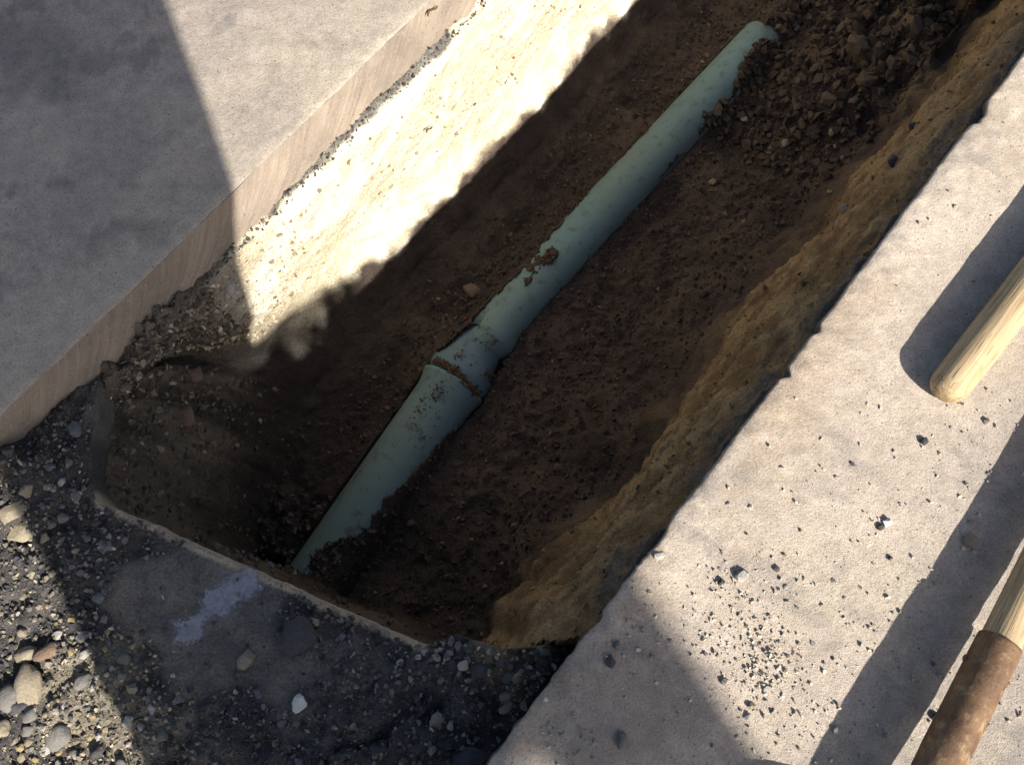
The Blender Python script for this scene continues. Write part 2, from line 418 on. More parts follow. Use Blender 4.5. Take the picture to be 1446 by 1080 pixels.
    # strata
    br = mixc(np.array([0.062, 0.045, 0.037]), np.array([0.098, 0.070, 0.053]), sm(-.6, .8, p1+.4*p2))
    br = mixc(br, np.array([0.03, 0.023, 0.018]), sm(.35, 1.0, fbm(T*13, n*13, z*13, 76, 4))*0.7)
    br = mixc(br, np.array([0.042, 0.033, 0.027]), sm(0.55, 0.10, T + 0.9*(n+.45) + 0.12*p1)*0.75)   # near half coloured darker to stand for the deep shade there
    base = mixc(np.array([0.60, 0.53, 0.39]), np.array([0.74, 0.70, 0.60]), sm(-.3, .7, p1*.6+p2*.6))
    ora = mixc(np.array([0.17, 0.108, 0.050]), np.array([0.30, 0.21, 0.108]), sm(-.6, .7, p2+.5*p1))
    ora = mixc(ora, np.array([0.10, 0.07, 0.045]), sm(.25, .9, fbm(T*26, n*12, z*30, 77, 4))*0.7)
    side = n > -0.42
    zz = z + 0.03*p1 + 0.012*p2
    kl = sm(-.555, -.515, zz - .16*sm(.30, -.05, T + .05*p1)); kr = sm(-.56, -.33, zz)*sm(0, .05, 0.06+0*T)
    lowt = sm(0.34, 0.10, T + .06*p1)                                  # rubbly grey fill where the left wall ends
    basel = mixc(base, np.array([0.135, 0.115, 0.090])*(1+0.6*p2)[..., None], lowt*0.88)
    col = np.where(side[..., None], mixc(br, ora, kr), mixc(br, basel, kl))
    aspL = sm(-.112, -.103, z - .010*p2)*(SI < 3); aspR = sm(-.070, -.040, z + .03*p2 + .02*p1)*(SI > 14)*.8
    col = mixc(col, np.array([0.07, 0.065, 0.063]), np.clip(aspL, 0, 1)*sm(-.5, .25, fbm(T*14, .3, 0, 93, 3))*0.9)
    col = mixc(col, np.array([0.085, 0.072, 0.066]), np.clip(aspR, 0, 1)*0.9)
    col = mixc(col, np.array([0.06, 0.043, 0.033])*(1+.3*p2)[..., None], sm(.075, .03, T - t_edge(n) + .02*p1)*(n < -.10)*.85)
    col = mixc(col, mixc(np.array([.045, .037, .030]), np.array([.125, .102, .076]), sm(-.5, .7, p2 + .5*p1)), rough_*sm(-.60, -.36, zz)*.9)
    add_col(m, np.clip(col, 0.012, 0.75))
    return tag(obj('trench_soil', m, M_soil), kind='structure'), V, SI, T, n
soil, SV, SSI, STT, SNN = build_soil()

# broken strip at the near end ------------------------------------------------
def hB(t, n):
    t = np.asarray(t, float); n = np.asarray(n, float)
    p1 = fbm(t*8, n*8, 0, 80, 3); p2 = fbm(t*32, n*32, 0, 81, 4); p3 = np.abs(fbm(t*75, n*75, 0, 82, 3))
    flat = smooth_patch(t, n)
    z = ZD + (0.010*p1 + 0.007*p2 + 0.007*p3)*(1-0.8*flat) + 0.002*flat
    z = z + 0.040*blob(t, n, 55, 645, 0.09)*(1+.3*p2) + 0.032*blob(t, n, 700, 925, 0.07)*(1+.4*p2) + 0.012*blob(t, n, 430, 900, .05)
    z = z - 0.010*sm(-.035, -.012, n + 0.02*p2)*sm(-.02, -.08, t)
    z = z - 0.022*np.exp(-((n - (-.10) - .35*(t+.06) + .02*p2)/.013)**2)*sm(.0, -.06, t)   # crack in the broken layer
    return z
def smooth_patch(t, n):
    q = blob(t, n, 215, 830, 0.085, ZD, 0.8) + blob(t, n, 330, 850, 0.07) + 0.8*blob(t, n, 400, 960, 0.05) + .8*blob(t, n, 290, 930, 0.05) + 0.5*blob(t, n, 500, 960, .04)
    return sm(0.35, 0.8, q + 0.16*fbm(t*22, n*22, 0, 83, 4))
def build_rubble_ground():
    n = np.arange(nL-.012, nR+.022, 0.005); s = np.concatenate([[-.014, -.006], np.arange(0, 1.12, 0.0055)])
    Nn, S_ = np.meshgrid(n, s, indexing='ij')
    T = t_edge(Nn) - np.clip(S_, 0, 9)
    z = hB(T, Nn)
    z = np.where(S_ < -0.01, z-0.12, z); z = np.where((S_ >= -.01) & (S_ < 0), z-0.012, z)
    T = T + np.where(S_ < -.01, -.004, 0) + np.where((S_ >= -.01) & (S_ < 0), 0.003, 0)
    X, Y = W(T, Nn)
    m = mesh_np('rubble_ground', np.stack([X, Y, z], -1).reshape(-1, 3), grid_faces(*X.shape))
    p1 = fbm(T*10, Nn*10, 0, 85, 4); p2 = fbm(T*38, Nn*38, 0, 86, 4)
    asp = mixc(np.array([0.050, 0.048, 0.050]), np.array([0.115, 0.105, 0.095]), sm(-.3, .9, p1*.6+p2*.6))
    dust = mixc(np.array([0.165, 0.150, 0.128]), np.array([0.11, 0.103, 0.095]), sm(-.4, .8, p2+.5*p1))
    tan_ = np.array([0.215, 0.19, 0.145])
    fl = smooth_patch(T, Nn)
    col = mixc(asp, dust, np.clip(fl*.85 + .25*sm(0, .8, p1), 0, 1))
    col = mixc(col, tan_, sm(.3, .8, blob(T, Nn, 150, 1040, .10) + .6*blob(T, Nn, 110, 960, .05) + .7*blob(T, Nn, 0, 640, .05) + .25*p2)*.8)
    col = mixc(col, np.array([0.17, .14, .10]), sm(.3, .8, blob(T, Nn, 720, 905, .07) + .25*p2)*.7)
    lip = sm(0.011, 0.006, S_ + .002*p2)*sm(-.60, -.57, Nn)*sm(-.128, -.14, Nn)
    col = mixc(col, np.array([0.38, 0.315, 0.235]), lip)
    add_col(m, np.clip(col, 0.02, .6))
    return tag(obj('rubble_ground', m, M_rubble), kind='structure')
rubble_ground = build_rubble_ground()

# outer pavement to the horizon
def build_outer():
    V = []; F = []
    def quad(t0, t1, n0, n1, z=-0.008):
        i = len(V)
        for t, n in ((t0, n0), (t0, n1), (t1, n1), (t1, n0)): V.append((*W(t, n), z))
        F.append((i+3, i+2, i+1, i))
    Rr = 120
    quad(-Rr, Rr, nR+.78, Rr); quad(-Rr, Rr, -Rr, nL-.94)
    quad(-Rr, T0+.02, nL-.94, nR+.78); quad(T1-.02, Rr, nL-.94, nR+.78)
    m = mesh_np('outer_pavement', V, F, False)
    m.flip_normals() if m.polygons[0].normal.z < 0 else None
    add_col(m, np.tile(np.array([0.215, 0.205, 0.195]), (len(V), 1)))
    return tag(obj('pavement', m, M_pave), kind='structure')
build_outer()

# ------------------------------------------------------------------ stones
def hull_mesh(name, k, sq, seed, bev=0.0):
    r = random.Random(seed); bm = bmesh.new()
    for i in range(k):
        v = Vector((r.gauss(0, 1), r.gauss(0, 1), r.gauss(0, 1))).normalized()*r.uniform(.82, 1.05)
        bm.verts.new((v.x*sq[0], v.y*sq[1], v.z*sq[2]))
    res = bmesh.ops.convex_hull(bm, input=bm.verts)
    for v in [v for v in bm.verts if not v.link_faces]: bm.verts.remove(v)
    bmesh.ops.dissolve_limit(bm, angle_limit=math.radians(16), verts=bm.verts, edges=bm.edges)
    if bev:
        bmesh.ops.bevel(bm, geom=list(bm.edges)+list(bm.verts), offset=bev, segments=1, affect='EDGES', profile=.6)
    bmesh.ops.triangulate(bm, faces=bm.faces)
    bmesh.ops.recalc_face_normals(bm, faces=bm.faces)
    m = bpy.data.meshes.new(name); bm.to_mesh(m); bm.free(); return m
def round_mesh(name, sq, seed):
    bm = bmesh.new(); bmesh.ops.create_icosphere(bm, subdivisions=3, radius=1)
    o = seed*3.7
    co = np.array([v.co[:] for v in bm.verts])
    d = 1 + 0.30*vn(co[:, 0]*1.1+o, co[:, 1]*1.1, co[:, 2]*1.1, seed) + 0.15*vn(co[:, 0]*2.6+o, co[:, 1]*2.6, co[:, 2]*2.6, seed+1) + .06*vn(co[:, 0]*6+o, co[:, 1]*6, co[:, 2]*6, seed+2)
    for v, k in zip(bm.verts, d): v.co = Vector((v.co.x*sq[0], v.co.y*sq[1], v.co.z*sq[2]))*float(k)
    for f in bm.faces: f.smooth = True
    m = bpy.data.meshes.new(name); bm.to_mesh(m); bm.free(); return m
ANGU = [hull_mesh('broken_stone', 16+i % 5, (1, random.Random(i).uniform(.7, .95), random.Random(i+50).uniform(.5, .75)), 100+i, .025) for i in range(10)]
ROUN = [round_mesh('pebble', (1, random.Random(i).uniform(.7, .95), random.Random(i+9).uniform(.55, .75)), 20+i) for i in range(6)]
LONG = [round_mesh('long_stone', (1, .47, .42), 31), round_mesh('long_stone', (1, .58, .45), 32)]
SLABS = [hull_mesh('flat_stone', 18, (1, .75, .28), 61, .02), hull_mesh('flat_stone', 15, (1, .62, .3), 62, .02)]
CLOD = [hull_mesh('soil_clod', 13+2*i, (1, .68+.08*i, .5+.06*i), 141+i, .02) for i in range(4)]
for m in ANGU+SLABS+CLOD:
    bm = bmesh.new(); bm.from_mesh(m); bmesh.ops.subdivide_edges(bm, edges=bm.edges, cuts=1, use_grid_fill=True); bmesh.ops.triangulate(bm, faces=bm.faces)
    co = np.array([v.co[:] for v in bm.verts]); d = 1 + .05*fbm(co[:, 0]*3, co[:, 1]*3, co[:, 2]*3, 8, 3)
    for v, k in zip(bm.verts, d): v.co *= float(k)
    bm.to_mesh(m); bm.free()
for m in ANGU+ROUN+LONG+SLABS+CLOD: m.materials.append(STONES['grey'])
placed = []                                        # (x, y, radius) to keep the scattered ones apart
def stone(name, mesh, col, p, r, rot=None, tilt=.25, sink=.25, label=None, cat='stone', group=None):
    o = bpy.data.objects.new(name, mesh); C.objects.link(o)
    o.scale = (r, r, r)
    o.rotation_euler = (random.uniform(-tilt, tilt), random.uniform(-tilt, tilt), random.uniform(0, 6.28) if rot is None else rot)
    hz = max(abs(v.co.z) for v in mesh.vertices)*r
    o.location = (p[0], p[1], p[2] + hz*(1-2*sink))
    o.material_slots[0].link = 'OBJECT'; o.material_slots[0].material = STONES[col]
    tag(o, label, cat, group); placed.append((p[0], p[1], r)); return o
def on_rubble(px, py):
    z = ZD
    for _ in range(5):
        t, n = tn(px, py, z); z = float(hB(t, n))
    p = at(px, py, z); return (p.x, p.y, z)
def on_pave(px, py):
    p = at(px, py, 0); t, n = tn(px, py, 0); return (p.x, p.y, float(zR(t, n)))
# image of every soil vertex, to stand things on the soil where they lie
_c, _s = math.cos(TH), math.sin(TH)
_V = SV.reshape(-1, 3); _up = _V[:, 1]*_c + (_V[:, 2]-H)*_s; _fw = _V[:, 1]*_s - (_V[:, 2]-H)*_c
_PX = 723+FPX*_V[:, 0]/_fw; _PY = 540-FPX*_up/_fw
def on_soil(px, py):
    d = (_PX-px)**2 + (_PY-py)**2; c = np.argsort(d)[:12]; i = c[np.argmax(_V[c, 2])]
    return tuple(float(q) for q in _V[i])
PXM = 1.0/1060                                     # metres per photo pixel on the pavement
R_ = math.radians
for nm, ms, col, px, py, rp, rot, lab in [
    ('stone', ANGU[0], 'white', 423, 993, 13, 1.0, 'pale angular stone lying alone on the dark rubble below the cut edge'),
    ('stone', LONG[0], 'tan', 45, 970, 30, 1.75, 'long tan stone like a bean at the gravel heap'),
    ('stone', ROUN[1], 'tan', 41, 926, 15, 0.6, 'rounded tan pebble touching the end of the brown flat stone'),
    ('stone', LONG[1], 'reddish brown', 68, 922, 19, 0.45, 'brownish flat oval stone just above the long tan stone'),
    ('stone', ROUN[2], 'grey', 16, 985, 16, 0.8, 'grey rounded stone beside the long tan stone, at the picture margin'),
    ('stone', ROUN[3], 'dark grey', 27, 998, 12, 0.2, 'dark pebble wedged under the grey rounded stone'),
    ('stone', ROUN[4], 'grey', 118, 962, 11, 0.9, 'smooth grey pebble where the sunlit gravel meets the shade'),
    ('stone', ANGU[1], 'bluish grey', 118, 900, 13, 0.3, 'bluish grey angular stone on the dusty patch above the gravel'),
    ('stone', SLABS[0], 'bluish grey', 154, 772, 17, 0.1, 'flat bluish grey stone lying beside the cut edge corner'),
    ('stone', ANGU[2], 'pale grey', 183, 1018, 10, 1.2, 'pale grey stone at the right end of the sunlit gravel'),
    ('stone', ANGU[3], 'tan', 349, 931, 17, 0.5, 'tan block of stone below the bluish paint mark'),
    ('stone', ROUN[0], 'dark grey', 424, 901, 24, 0.7, 'big round dark lump of asphalt right of the paint mark'),
    ('stone', ANGU[4], 'grey', 253, 987, 11, 0.2, 'grey pointed stone below the dusty patch'),
    ('stone', ROUN[5], 'grey', 228, 1038, 7, 0.2, 'small round grey pebble low on the dark rubble'),
    ('stone', ROUN[1], 'tan', 716, 984, 10, 0.4, 'upper of two tan pebbles against the sunlit pavement edge'),
    ('stone', LONG[1], 'tan', 717, 998, 14, 0.5, 'lower, larger of two tan pebbles against the sunlit pavement edge'),
    ('stone', ANGU[5], 'tan', 618, 1016, 13, 0.9, 'tan jagged stone by the crack in the dark rubble'),
    ('stone', ROUN[3], 'pale grey', 636, 1025, 6, 1.4, 'little pale pebble next to the tan jagged stone'),
    ('stone', ROUN[0], 'pale grey', 655, 940, 7, 0.4, 'pale oval pebble on the tan gravel at the corner of the trench'),
    ('stone', ROUN[2], 'tan', 730, 957, 7, 0.4, 'round tan pebble above the two tan pebbles'),
    ('stone', ANGU[6], 'tan', 610, 1060, 8, 0.4, 'tan chip at the bottom of the dark rubble'),
    ('stone', ANGU[7], 'pale grey', 565, 935, 6, 0.4, 'pale chip just below the end of the cut edge'),
    ('stone', SLABS[1], 'dark grey', 680, 945, 20, 0.4, 'dark gravel-crusted lump at the trench corner'),
    ('stone', SLABS[1], 'dark grey', 655, 1082, 45, 0.5, 'big dark slab of broken asphalt at the bottom margin'),
    ('stone', ANGU[8], 'bluish grey', 109, 606, 15, 1.9, 'big bluish grey block under the concrete slab corner'),
    ('stone', ANGU[9], 'bluish grey', 72, 659, 9, 0.1, 'bluish grey cube of stone below the dark crumbs'),
    ('stone', SLABS[0], 'dark grey', 62, 628, 13, 0.9, 'dark flat lump nearest the sawn concrete face'),
    ('stone', ANGU[2], 'tan', 40, 692, 12, 1.2, 'sunlit tan wedge of stone with a shaded gap beneath'),
    ('stone', SLABS[0], 'tan', 22, 722, 24, 0.5, 'sunlit tan plate of broken pavement at the left margin'),
    ('stone', SLABS[1], 'tan', 34, 750, 27, 0.2, 'lower sunlit tan plate of broken pavement'),
    ('stone', ANGU[0], 'tan', 64, 760, 9, 1.0, 'pale stone tucked at the corner of the lower tan plate'),
    ('stone', ROUN[4], 'grey', 75, 741, 6, 1.0, 'small grey stone between the tan plate and the dark crumbs'),
    ('stone', ANGU[3], 'pale grey', 88, 680, 8, 1.0, 'light grey chip beneath the bluish cube of stone'),
    ('stone', ANGU[4], 'grey', 98, 655, 8, 1.0, 'grey chip right of the bluish cube of stone'),
    ('stone', ROUN[2], 'grey', 85, 1040, 16, .3, 'grey mottled stone sunk in the sunlit gravel'),
    ('stone', ANGU[7], 'pale grey', 66, 1058, 10, .9, 'pale grey stone touching the grey mottled stone'),
    ('stone', ROUN[3], 'dark grey', 140, 1062, 12, .9, 'dark stone in a hollow of the sunlit gravel'),
    ('stone', ANGU[1], 'yellowish', 84, 1062, 6, .9, 'yellow chip below the grey mottled stone'),
    ('stone', ANGU[5], 'yellowish', 30, 1055, 7, .4, 'yellow chip near the left bottom corner'),
    ('stone', ROUN[0], 'tan', 4, 1030, 12, .4, 'tan pebble cut by the left margin'),
]:
    stone(nm, ms, col, on_rubble(px, py), rp*PXM*.98, rot, label=lab)
for nm, ms, col, px, py, rp, rot, lab in [
    ('stone', ANGU[1], 'pale grey', 1047, 814, 11, .4, 'largest pale stone with a long shadow on the sunlit pavement'),
    ('stone', ANGU[4], 'dark grey', 1018, 822, 6, .4, 'dark chip just left of the largest pale stone'),
    ('stone', ANGU[2], 'white', 1252, 738, 7, .4, 'white stone on the pavement between trench and shovel shadow'),
    ('stone', ANGU[3], 'dark grey', 1243, 744, 6, .4, 'dark chip touching the white stone'),
    ('stone', ANGU[6], 'white', 1060, 716, 4, .4, 'white chip nearest the trench edge on the pavement'),
    ('stone', ANGU[5], 'pale grey', 1029, 712, 4, .4, 'pale chip left of the white chip by the trench edge'),
    ('stone', SLABS[1], 'dark grey', 1203, 655, 5, 2.2, 'flat dark flake below the rounded handle end'),
    ('stone', ROUN[1], 'tan', 1368, 765, 9, .4, 'round tan pebble lying in the shadow of the shovel'),
    ('stone', ROUN[2], 'dark grey', 1304, 624, 5, .4, 'dark pebble right below the rounded handle end'),
    ('stone', SLABS[0], 'pale grey', 932, 785, 9, .3, 'flat shell-like pale stone at the lip of the trench'),
    ('stone', ANGU[7], 'dark grey', 862, 934, 9, 1.4, 'dark lump in the soft shadow near the trench corner'),
    ('stone', ROUN[3], 'grey', 871, 912, 5, 1.2, 'small grey pebble above the dark lump in the soft shadow'),
    ('stone', LONG[1], 'grey', 878, 1045, 11, 1.1, 'grey oblong stone in the soft shadow at the bottom'),
    ('stone', ANGU[8], 'pale grey', 1083, 973, 6, .4, 'pale chip at the lower end of the grit scatter'),
    ('stone', ANGU[9], 'tan', 1061, 996, 6, .4, 'tan chip below the grit scatter'),
    ('stone', ANGU[0], 'pale grey', 1055, 1011, 5, .4, 'lowest pale chip left of the shovel shadow'),
    ('stone', ANGU[1], 'grey', 1022, 962, 6, .4, 'grey chip left of the grit scatter'),
    ('stone', ANGU[3], 'pale grey', 1181, 1030, 7, .4, 'pale stone closest to the shovel shadow at the bottom'),
    ('stone', ANGU[5], 'dark grey', 1097, 803, 5, .4, 'dark chip right of the largest pale stone'),
    ('stone', ANGU[7], 'pale grey', 1110, 829, 4, .4, 'tiny pale chip below the dark chip on the pavement'),
    ('stone', ANGU[6], 'grey', 1317, 937, 4, .4, 'grey chip in the strip of sun left of the rusty ferrule'),
    ('stone', ROUN[4], 'dark grey', 1320, 1012, 5, .4, 'dark pebble in the sun by the rusty ferrule'),
    ('stone', ANGU[4], 'dark grey', 1256, 788, 4, .4, 'dark crumb below the white stone'),
    ('stone', ANGU[2], 'grey', 1392, 595, 5, .4, 'grey chip right of the rounded handle end'),
]:
    stone(nm, ms, col, on_pave(px, py), rp*PXM, rot, label=lab, sink=.15)
for nm, ms, col, px, py, rp, rot, lab in [
    ('soil_clod', CLOD[0], 'dark brown', 1222, 110, 30, .9, 'largest dark clod of earth on the heap at the trench end'),
    ('soil_clod', CLOD[1], 'dark brown', 1192, 38, 22, .5, 'brown clod beyond the largest one on the earth heap'),
    ('soil_clod', CLOD[2], 'dark brown', 1262, 100, 19, .9, 'clod between the largest clod and the ochre trench wall'),
    ('soil_clod', CLOD[1], 'dark brown', 1148, 98, 17, .2, 'clod on the near flank of the earth heap by the pipe end'),
    ('soil_clod', CLOD[0], 'dark brown', 1290, 45, 21, 1.4, 'clod high on the heap against the ochre wall'),
    ('soil_clod', CLOD[2], 'dark brown', 1245, 40, 15, .1, 'smaller clod left of the high clod against the ochre wall'),
    ('soil_clod', CLOD[0], 'dark brown', 1168, 70, 12, .1, 'small clod between pipe end and largest clod'),
    ('soil_clod', CLOD[1], 'dark brown', 1115, 78, 12, .1, 'small clod nearest the far pipe end'),
    ('stone', SLABS[1], 'reddish brown', 1205, 151, 11, .1, 'thin brown flake at the foot of the largest clod'),
    ('stone', ANGU[0], 'tan', 1050, 176, 8, .5, 'tan stone on the trench floor right of the pipe'),
    ('stone', ANGU[3], 'tan', 1172, 188, 9, .9, 'light angular stone on the floor below the earth heap'),
    ('stone', ANGU[5], 'tan', 1186, 221, 7, .9, 'tan stone on the floor closest to the ochre wall'),
    ('stone', ROUN[1], 'tan', 1089, 228, 6, .9, 'small pale pebble in the middle of the trench floor'),
    ('stone', ROUN[3], 'tan', 1011, 255, 8, .9, 'rounded tan pebble on the floor beside the pipe'),
    ('stone', ROUN[2], 'reddish brown', 662, 410, 13, 1.9, 'brown stone left of the pipe above the coupling'),
    ('stone', ANGU[7], 'reddish brown', 725, 736, 7, .2, 'reddish stone on the dark floor below the coupling'),
    ('stone', ANGU[8], 'reddish brown', 586, 744, 7, .2, 'brown stone beside the lower pipe end'),
    ('stone', ROUN[4], 'reddish brown', 275, 590, 19, 2.2, 'rounded brown stone bedded in the shaded left wall'),
    ('stone', ROUN[5], 'pale grey', 330, 410, 13, 2.2, 'pale stone at the shadow border high on the left wall'),
    ('stone', ANGU[1], 'pale grey', 207, 535, 12, 2.2, 'pale broken stone in the shaded left wall under the slab'),
    ('stone', ROUN[0], 'reddish brown', 285, 530, 13, 2.2, 'reddish stone in the left wall above the rounded brown stone'),
    ('stone', ROUN[5], 'dark grey', 1259, 228, 12, .5, 'dark round stone standing in for a hole in the ochre right wall'),  # dark stone put where the wall has a shaded hole
    ('stone', ANGU[2], 'dark grey', 1290, 178, 9, .5, 'dark chip in the ochre wall above the round stone'),
]:
    p = on_soil(px, py)
    k = (H-p[2])/FPX*1.03
    cl = nm == 'soil_clod'
    stone(nm, ms, col, p, rp*k, rot, tilt=.5, sink=.35, label=lab, cat='clod' if cl else 'stone')

# scattered individual stones: each kind named by its look and by the marker stone it lies near
def px_of(p):
    u = p[1]*math.cos(TH) + (p[2]-H)*math.sin(TH); f = p[1]*math.sin(TH) - (p[2]-H)*math.cos(TH)
    return 723+FPX*p[0]/f, 540-FPX*u/f
MARKS = [(423, 993, 'pale lone stone'), (45, 970, 'long tan stone'), (41, 926, 'rounded tan pebble'), (118, 962, 'smooth grey pebble'), (154, 772, 'flat bluish stone'), (118, 900, 'bluish angular stone'),
    (183, 1018, 'pale grey stone'), (349, 931, 'tan block'), (424, 901, 'round asphalt lump'), (253, 987, 'grey pointed stone'), (717, 992, 'two tan pebbles'), (618, 1016, 'tan jagged stone'), (655, 940, 'pale oval pebble'),
    (655, 1070, 'big asphalt slab'), (109, 606, 'big bluish block'), (72, 659, 'bluish cube of stone'), (30, 740, 'sunlit tan plates'), (85, 1040, 'grey mottled stone'), (140, 1062, 'dark stone in the hollow'), (310, 850, 'paint mark'), (605, 915, 'end of the cut edge'), (760, 910, 'pavement corner'),
    (1222, 110, 'largest clod'), (1095, 45, 'far pipe end'), (1310, 30, 'ochre wall top'), (1192, 38, 'clod beyond the largest one'), (1148, 98, 'clod on the near flank'),
    (1050, 176, 'tan floor stone'), (1172, 188, 'light angular floor stone'), (1011, 255, 'rounded tan floor pebble'), (1089, 228, 'pale floor pebble'), (850, 350, 'upper pipe')]
used_labels = {}
def near_mark(p):
    x, y = px_of(p); mx, my, nm = min(MARKS, key=lambda m: (m[0]-x)**2+(m[1]-y)**2)
    dx, dy = x-mx, y-my; d = math.hypot(dx, dy)
    sec = ['right of', 'below right of', 'below', 'below left of', 'left of', 'above left of', 'above', 'above right of'][int(round(math.degrees(math.atan2(dy, dx))/45)) % 8]
    how = 'right' if d < 14 else 'close' if d < 32 else 'further' if d < 60 else 'well'
    return f'{how} {sec} the {nm}'
def scatter(count, draw, cols, rmin, rmax, where, group, meshes, sink=.3, pw=2.2, cat='stone', name='stone'):
    k = 0; tries = 0
    while k < count and tries < count*40:
        tries += 1
        q = draw()
        if q is None: continue
        r = rmin + (rmax-rmin)*random.random()**pw
        if any((q[0]-a)**2+(q[1]-b_)**2 < (0.8*(r+c_))**2 for a, b_, c_ in placed): continue
        col = random.choice(cols); ms = random.choice(meshes)
        shape = {'broken_stone': 'angular', 'pebble': 'rounded', 'flat_stone': 'flat', 'soil_clod': 'lumpy'}[ms.name.split('.')[0]]
        size = 'tiny' if r < rmin+.12*(rmax-rmin) else 'small' if r < rmin+.45*(rmax-rmin) else 'larger'
        lab = f'{size} {shape} {col} {cat} {near_mark(q)}'
        if lab in used_labels: continue
        used_labels[lab] = 1
        stone(name, ms, col, q, r, tilt=.5, sink=sink, cat=cat, label=lab, group=group)
        k += 1
def on_heap(px, py):
    q = on_soil(px, py); return q if q[0]*st_-q[1]*ct < -.15 else None
def draw_box(x0, y0, x1, y1, f):
    def d():
        px, py = random.uniform(x0, x1), random.uniform(y0, y1); return f(px, py)
    return d
def rub(mask=None):
    def f(px, py):
        q = on_rubble(px, py); t, n = q[0]*ct+q[1]*st_, q[0]*st_-q[1]*ct
        if n > nR-.006 or n < nL+.006 or t > t_edge(n)-.008: return None
        if smooth_patch(t, n) > random.uniform(.15, .9): return None
        return q
    return f
scatter(75, draw_box(0, 850, 215, 1085, rub()), ['grey', 'tan', 'tan', 'dark grey', 'pale grey', 'yellowish'], .0042, .0095, 'stone in the sunlit gravel heap', 'gravel stones in the sun', ANGU+ANGU+ROUN)
scatter(60, draw_box(0, 590, 150, 850, rub()), ['grey', 'dark grey', 'dark grey', 'bluish grey', 'tan'], .0042, .010, 'stone in the rubble under the concrete slab corner', 'rubble under the slab corner', ANGU)
scatter(75, draw_box(380, 870, 780, 1085, rub()), ['dark grey', 'dark grey', 'grey', 'tan', 'bluish grey'], .0042, .0095, 'stone in the dark rubble below the cut edge', 'dark rubble below the cut', ANGU+ANGU+SLABS)
scatter(45, draw_box(590, 885, 800, 960, rub()), ['tan', 'grey', 'pale grey', 'dark grey'], .0042, .009, 'stone on the gravelly corner of the trench', 'gravel at the trench corner', ANGU+ANGU+ROUN)
scatter(25, draw_box(110, 760, 420, 1000, rub()), ['dark grey', 'bluish grey', 'grey'], .0042, .008, 'stone around the dusty patch', 'stones around the dusty patch', ANGU)
scatter(40, draw_box(1100, 0, 1330, 150, on_heap), ['dark brown', 'brown'], .012, .034, 'clod on the earth heap at the trench end', 'clods of the earth heap', CLOD+ANGU, .4, 2.4, 'clod', 'soil_clod')
scatter(16, draw_box(960, 150, 1200, 420, on_soil), ['tan', 'reddish brown', 'dark brown'], .006, .011, 'stone loose on the trench floor right of the pipe', 'stones on the trench floor', ANGU+ROUN)

# ------------------------------------------------------------------ grit that nobody could count
def protos(seed, k=10):
    out = []
    for i in range(12):
        m = hull_mesh('grit', k, (1, .8, .65), seed+i)
        out.append((np.array([v.co[:] for v in m.vertices]), np.array([p.vertices[:] for p in m.polygons])))
        bpy.data.meshes.remove(m)
    return out
PR = protos(300)
def grit(name, P, Rr, stops, label, sink=.2):
    P = np.asarray(P, float); VV, FF = [], []; off = 0
    which = rng.integers(0, len(PR), len(P))
    for w in range(len(PR)):
        idx = np.where(which == w)[0]
        if not len(idx): continue
        v, f = PR[w]; n = len(idx)
        q = rng.normal(size=(n, 4)); q /= np.linalg.norm(q, axis=1)[:, None]
        a, b_, c_, d = q.T
        M = np.stack([1-2*(c_*c_+d*d), 2*(b_*c_-a*d), 2*(b_*d+a*c_), 2*(b_*c_+a*d), 1-2*(b_*b_+d*d), 2*(c_*d-a*b_), 2*(b_*d-a*c_), 2*(c_*d+a*b_), 1-2*(b_*b_+c_*c_)], -1).reshape(n, 3, 3)
        vv = np.einsum('nij,kj->nki', M, v)*Rr[idx][:, None, None]
        vv = vv + P[idx][:, None, :] + np.array([0, 0, 1])*(Rr[idx]*(.6-sink))[:, None, None]
        VV.append(vv.reshape(-1, 3)); FF.append((f[None]+off+(np.arange(n)*len(v))[:, None, None]).reshape(-1, 3)); off += n*len(v)
    m = mesh_np(name, np.concatenate(VV), np.concatenate(FF), False)
    return tag(obj(name, m, mat_grit(name, stops)), label, kind='stuff')
def sizes(n, a, b_, pw=3.0): return a + (b_-a)*rng.random(n)**pw
# on the rubble strip
cnt = 26000
n_ = rng.uniform(nL+.004, nR-.004, cnt); t_ = t_edge(n_) - .003 - .62*rng.random(cnt)
keep = rng.random(cnt) > smooth_patch(t_, n_)*.93
n_, t_ = n_[keep], t_[keep]
x_, y_ = W(t_, n_)
ta, na_ = tn(120, 1030, ZD)
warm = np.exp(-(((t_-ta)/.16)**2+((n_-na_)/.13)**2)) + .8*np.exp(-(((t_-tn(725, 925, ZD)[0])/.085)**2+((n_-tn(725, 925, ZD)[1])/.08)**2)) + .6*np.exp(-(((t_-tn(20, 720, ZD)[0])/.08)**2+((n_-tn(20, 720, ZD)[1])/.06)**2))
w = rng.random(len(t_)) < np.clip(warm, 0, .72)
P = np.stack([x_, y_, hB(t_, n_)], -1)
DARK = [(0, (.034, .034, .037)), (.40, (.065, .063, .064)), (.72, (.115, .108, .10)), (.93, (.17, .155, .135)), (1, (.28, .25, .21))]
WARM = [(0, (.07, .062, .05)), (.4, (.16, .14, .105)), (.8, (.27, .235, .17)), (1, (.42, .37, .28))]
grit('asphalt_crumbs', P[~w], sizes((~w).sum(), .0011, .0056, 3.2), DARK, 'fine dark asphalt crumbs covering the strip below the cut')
grit('tan_gravel', P[w], sizes(w.sum(), .0010, .0050, 2.8), WARM, 'fine tan gravel lying in the sun and at the corner')
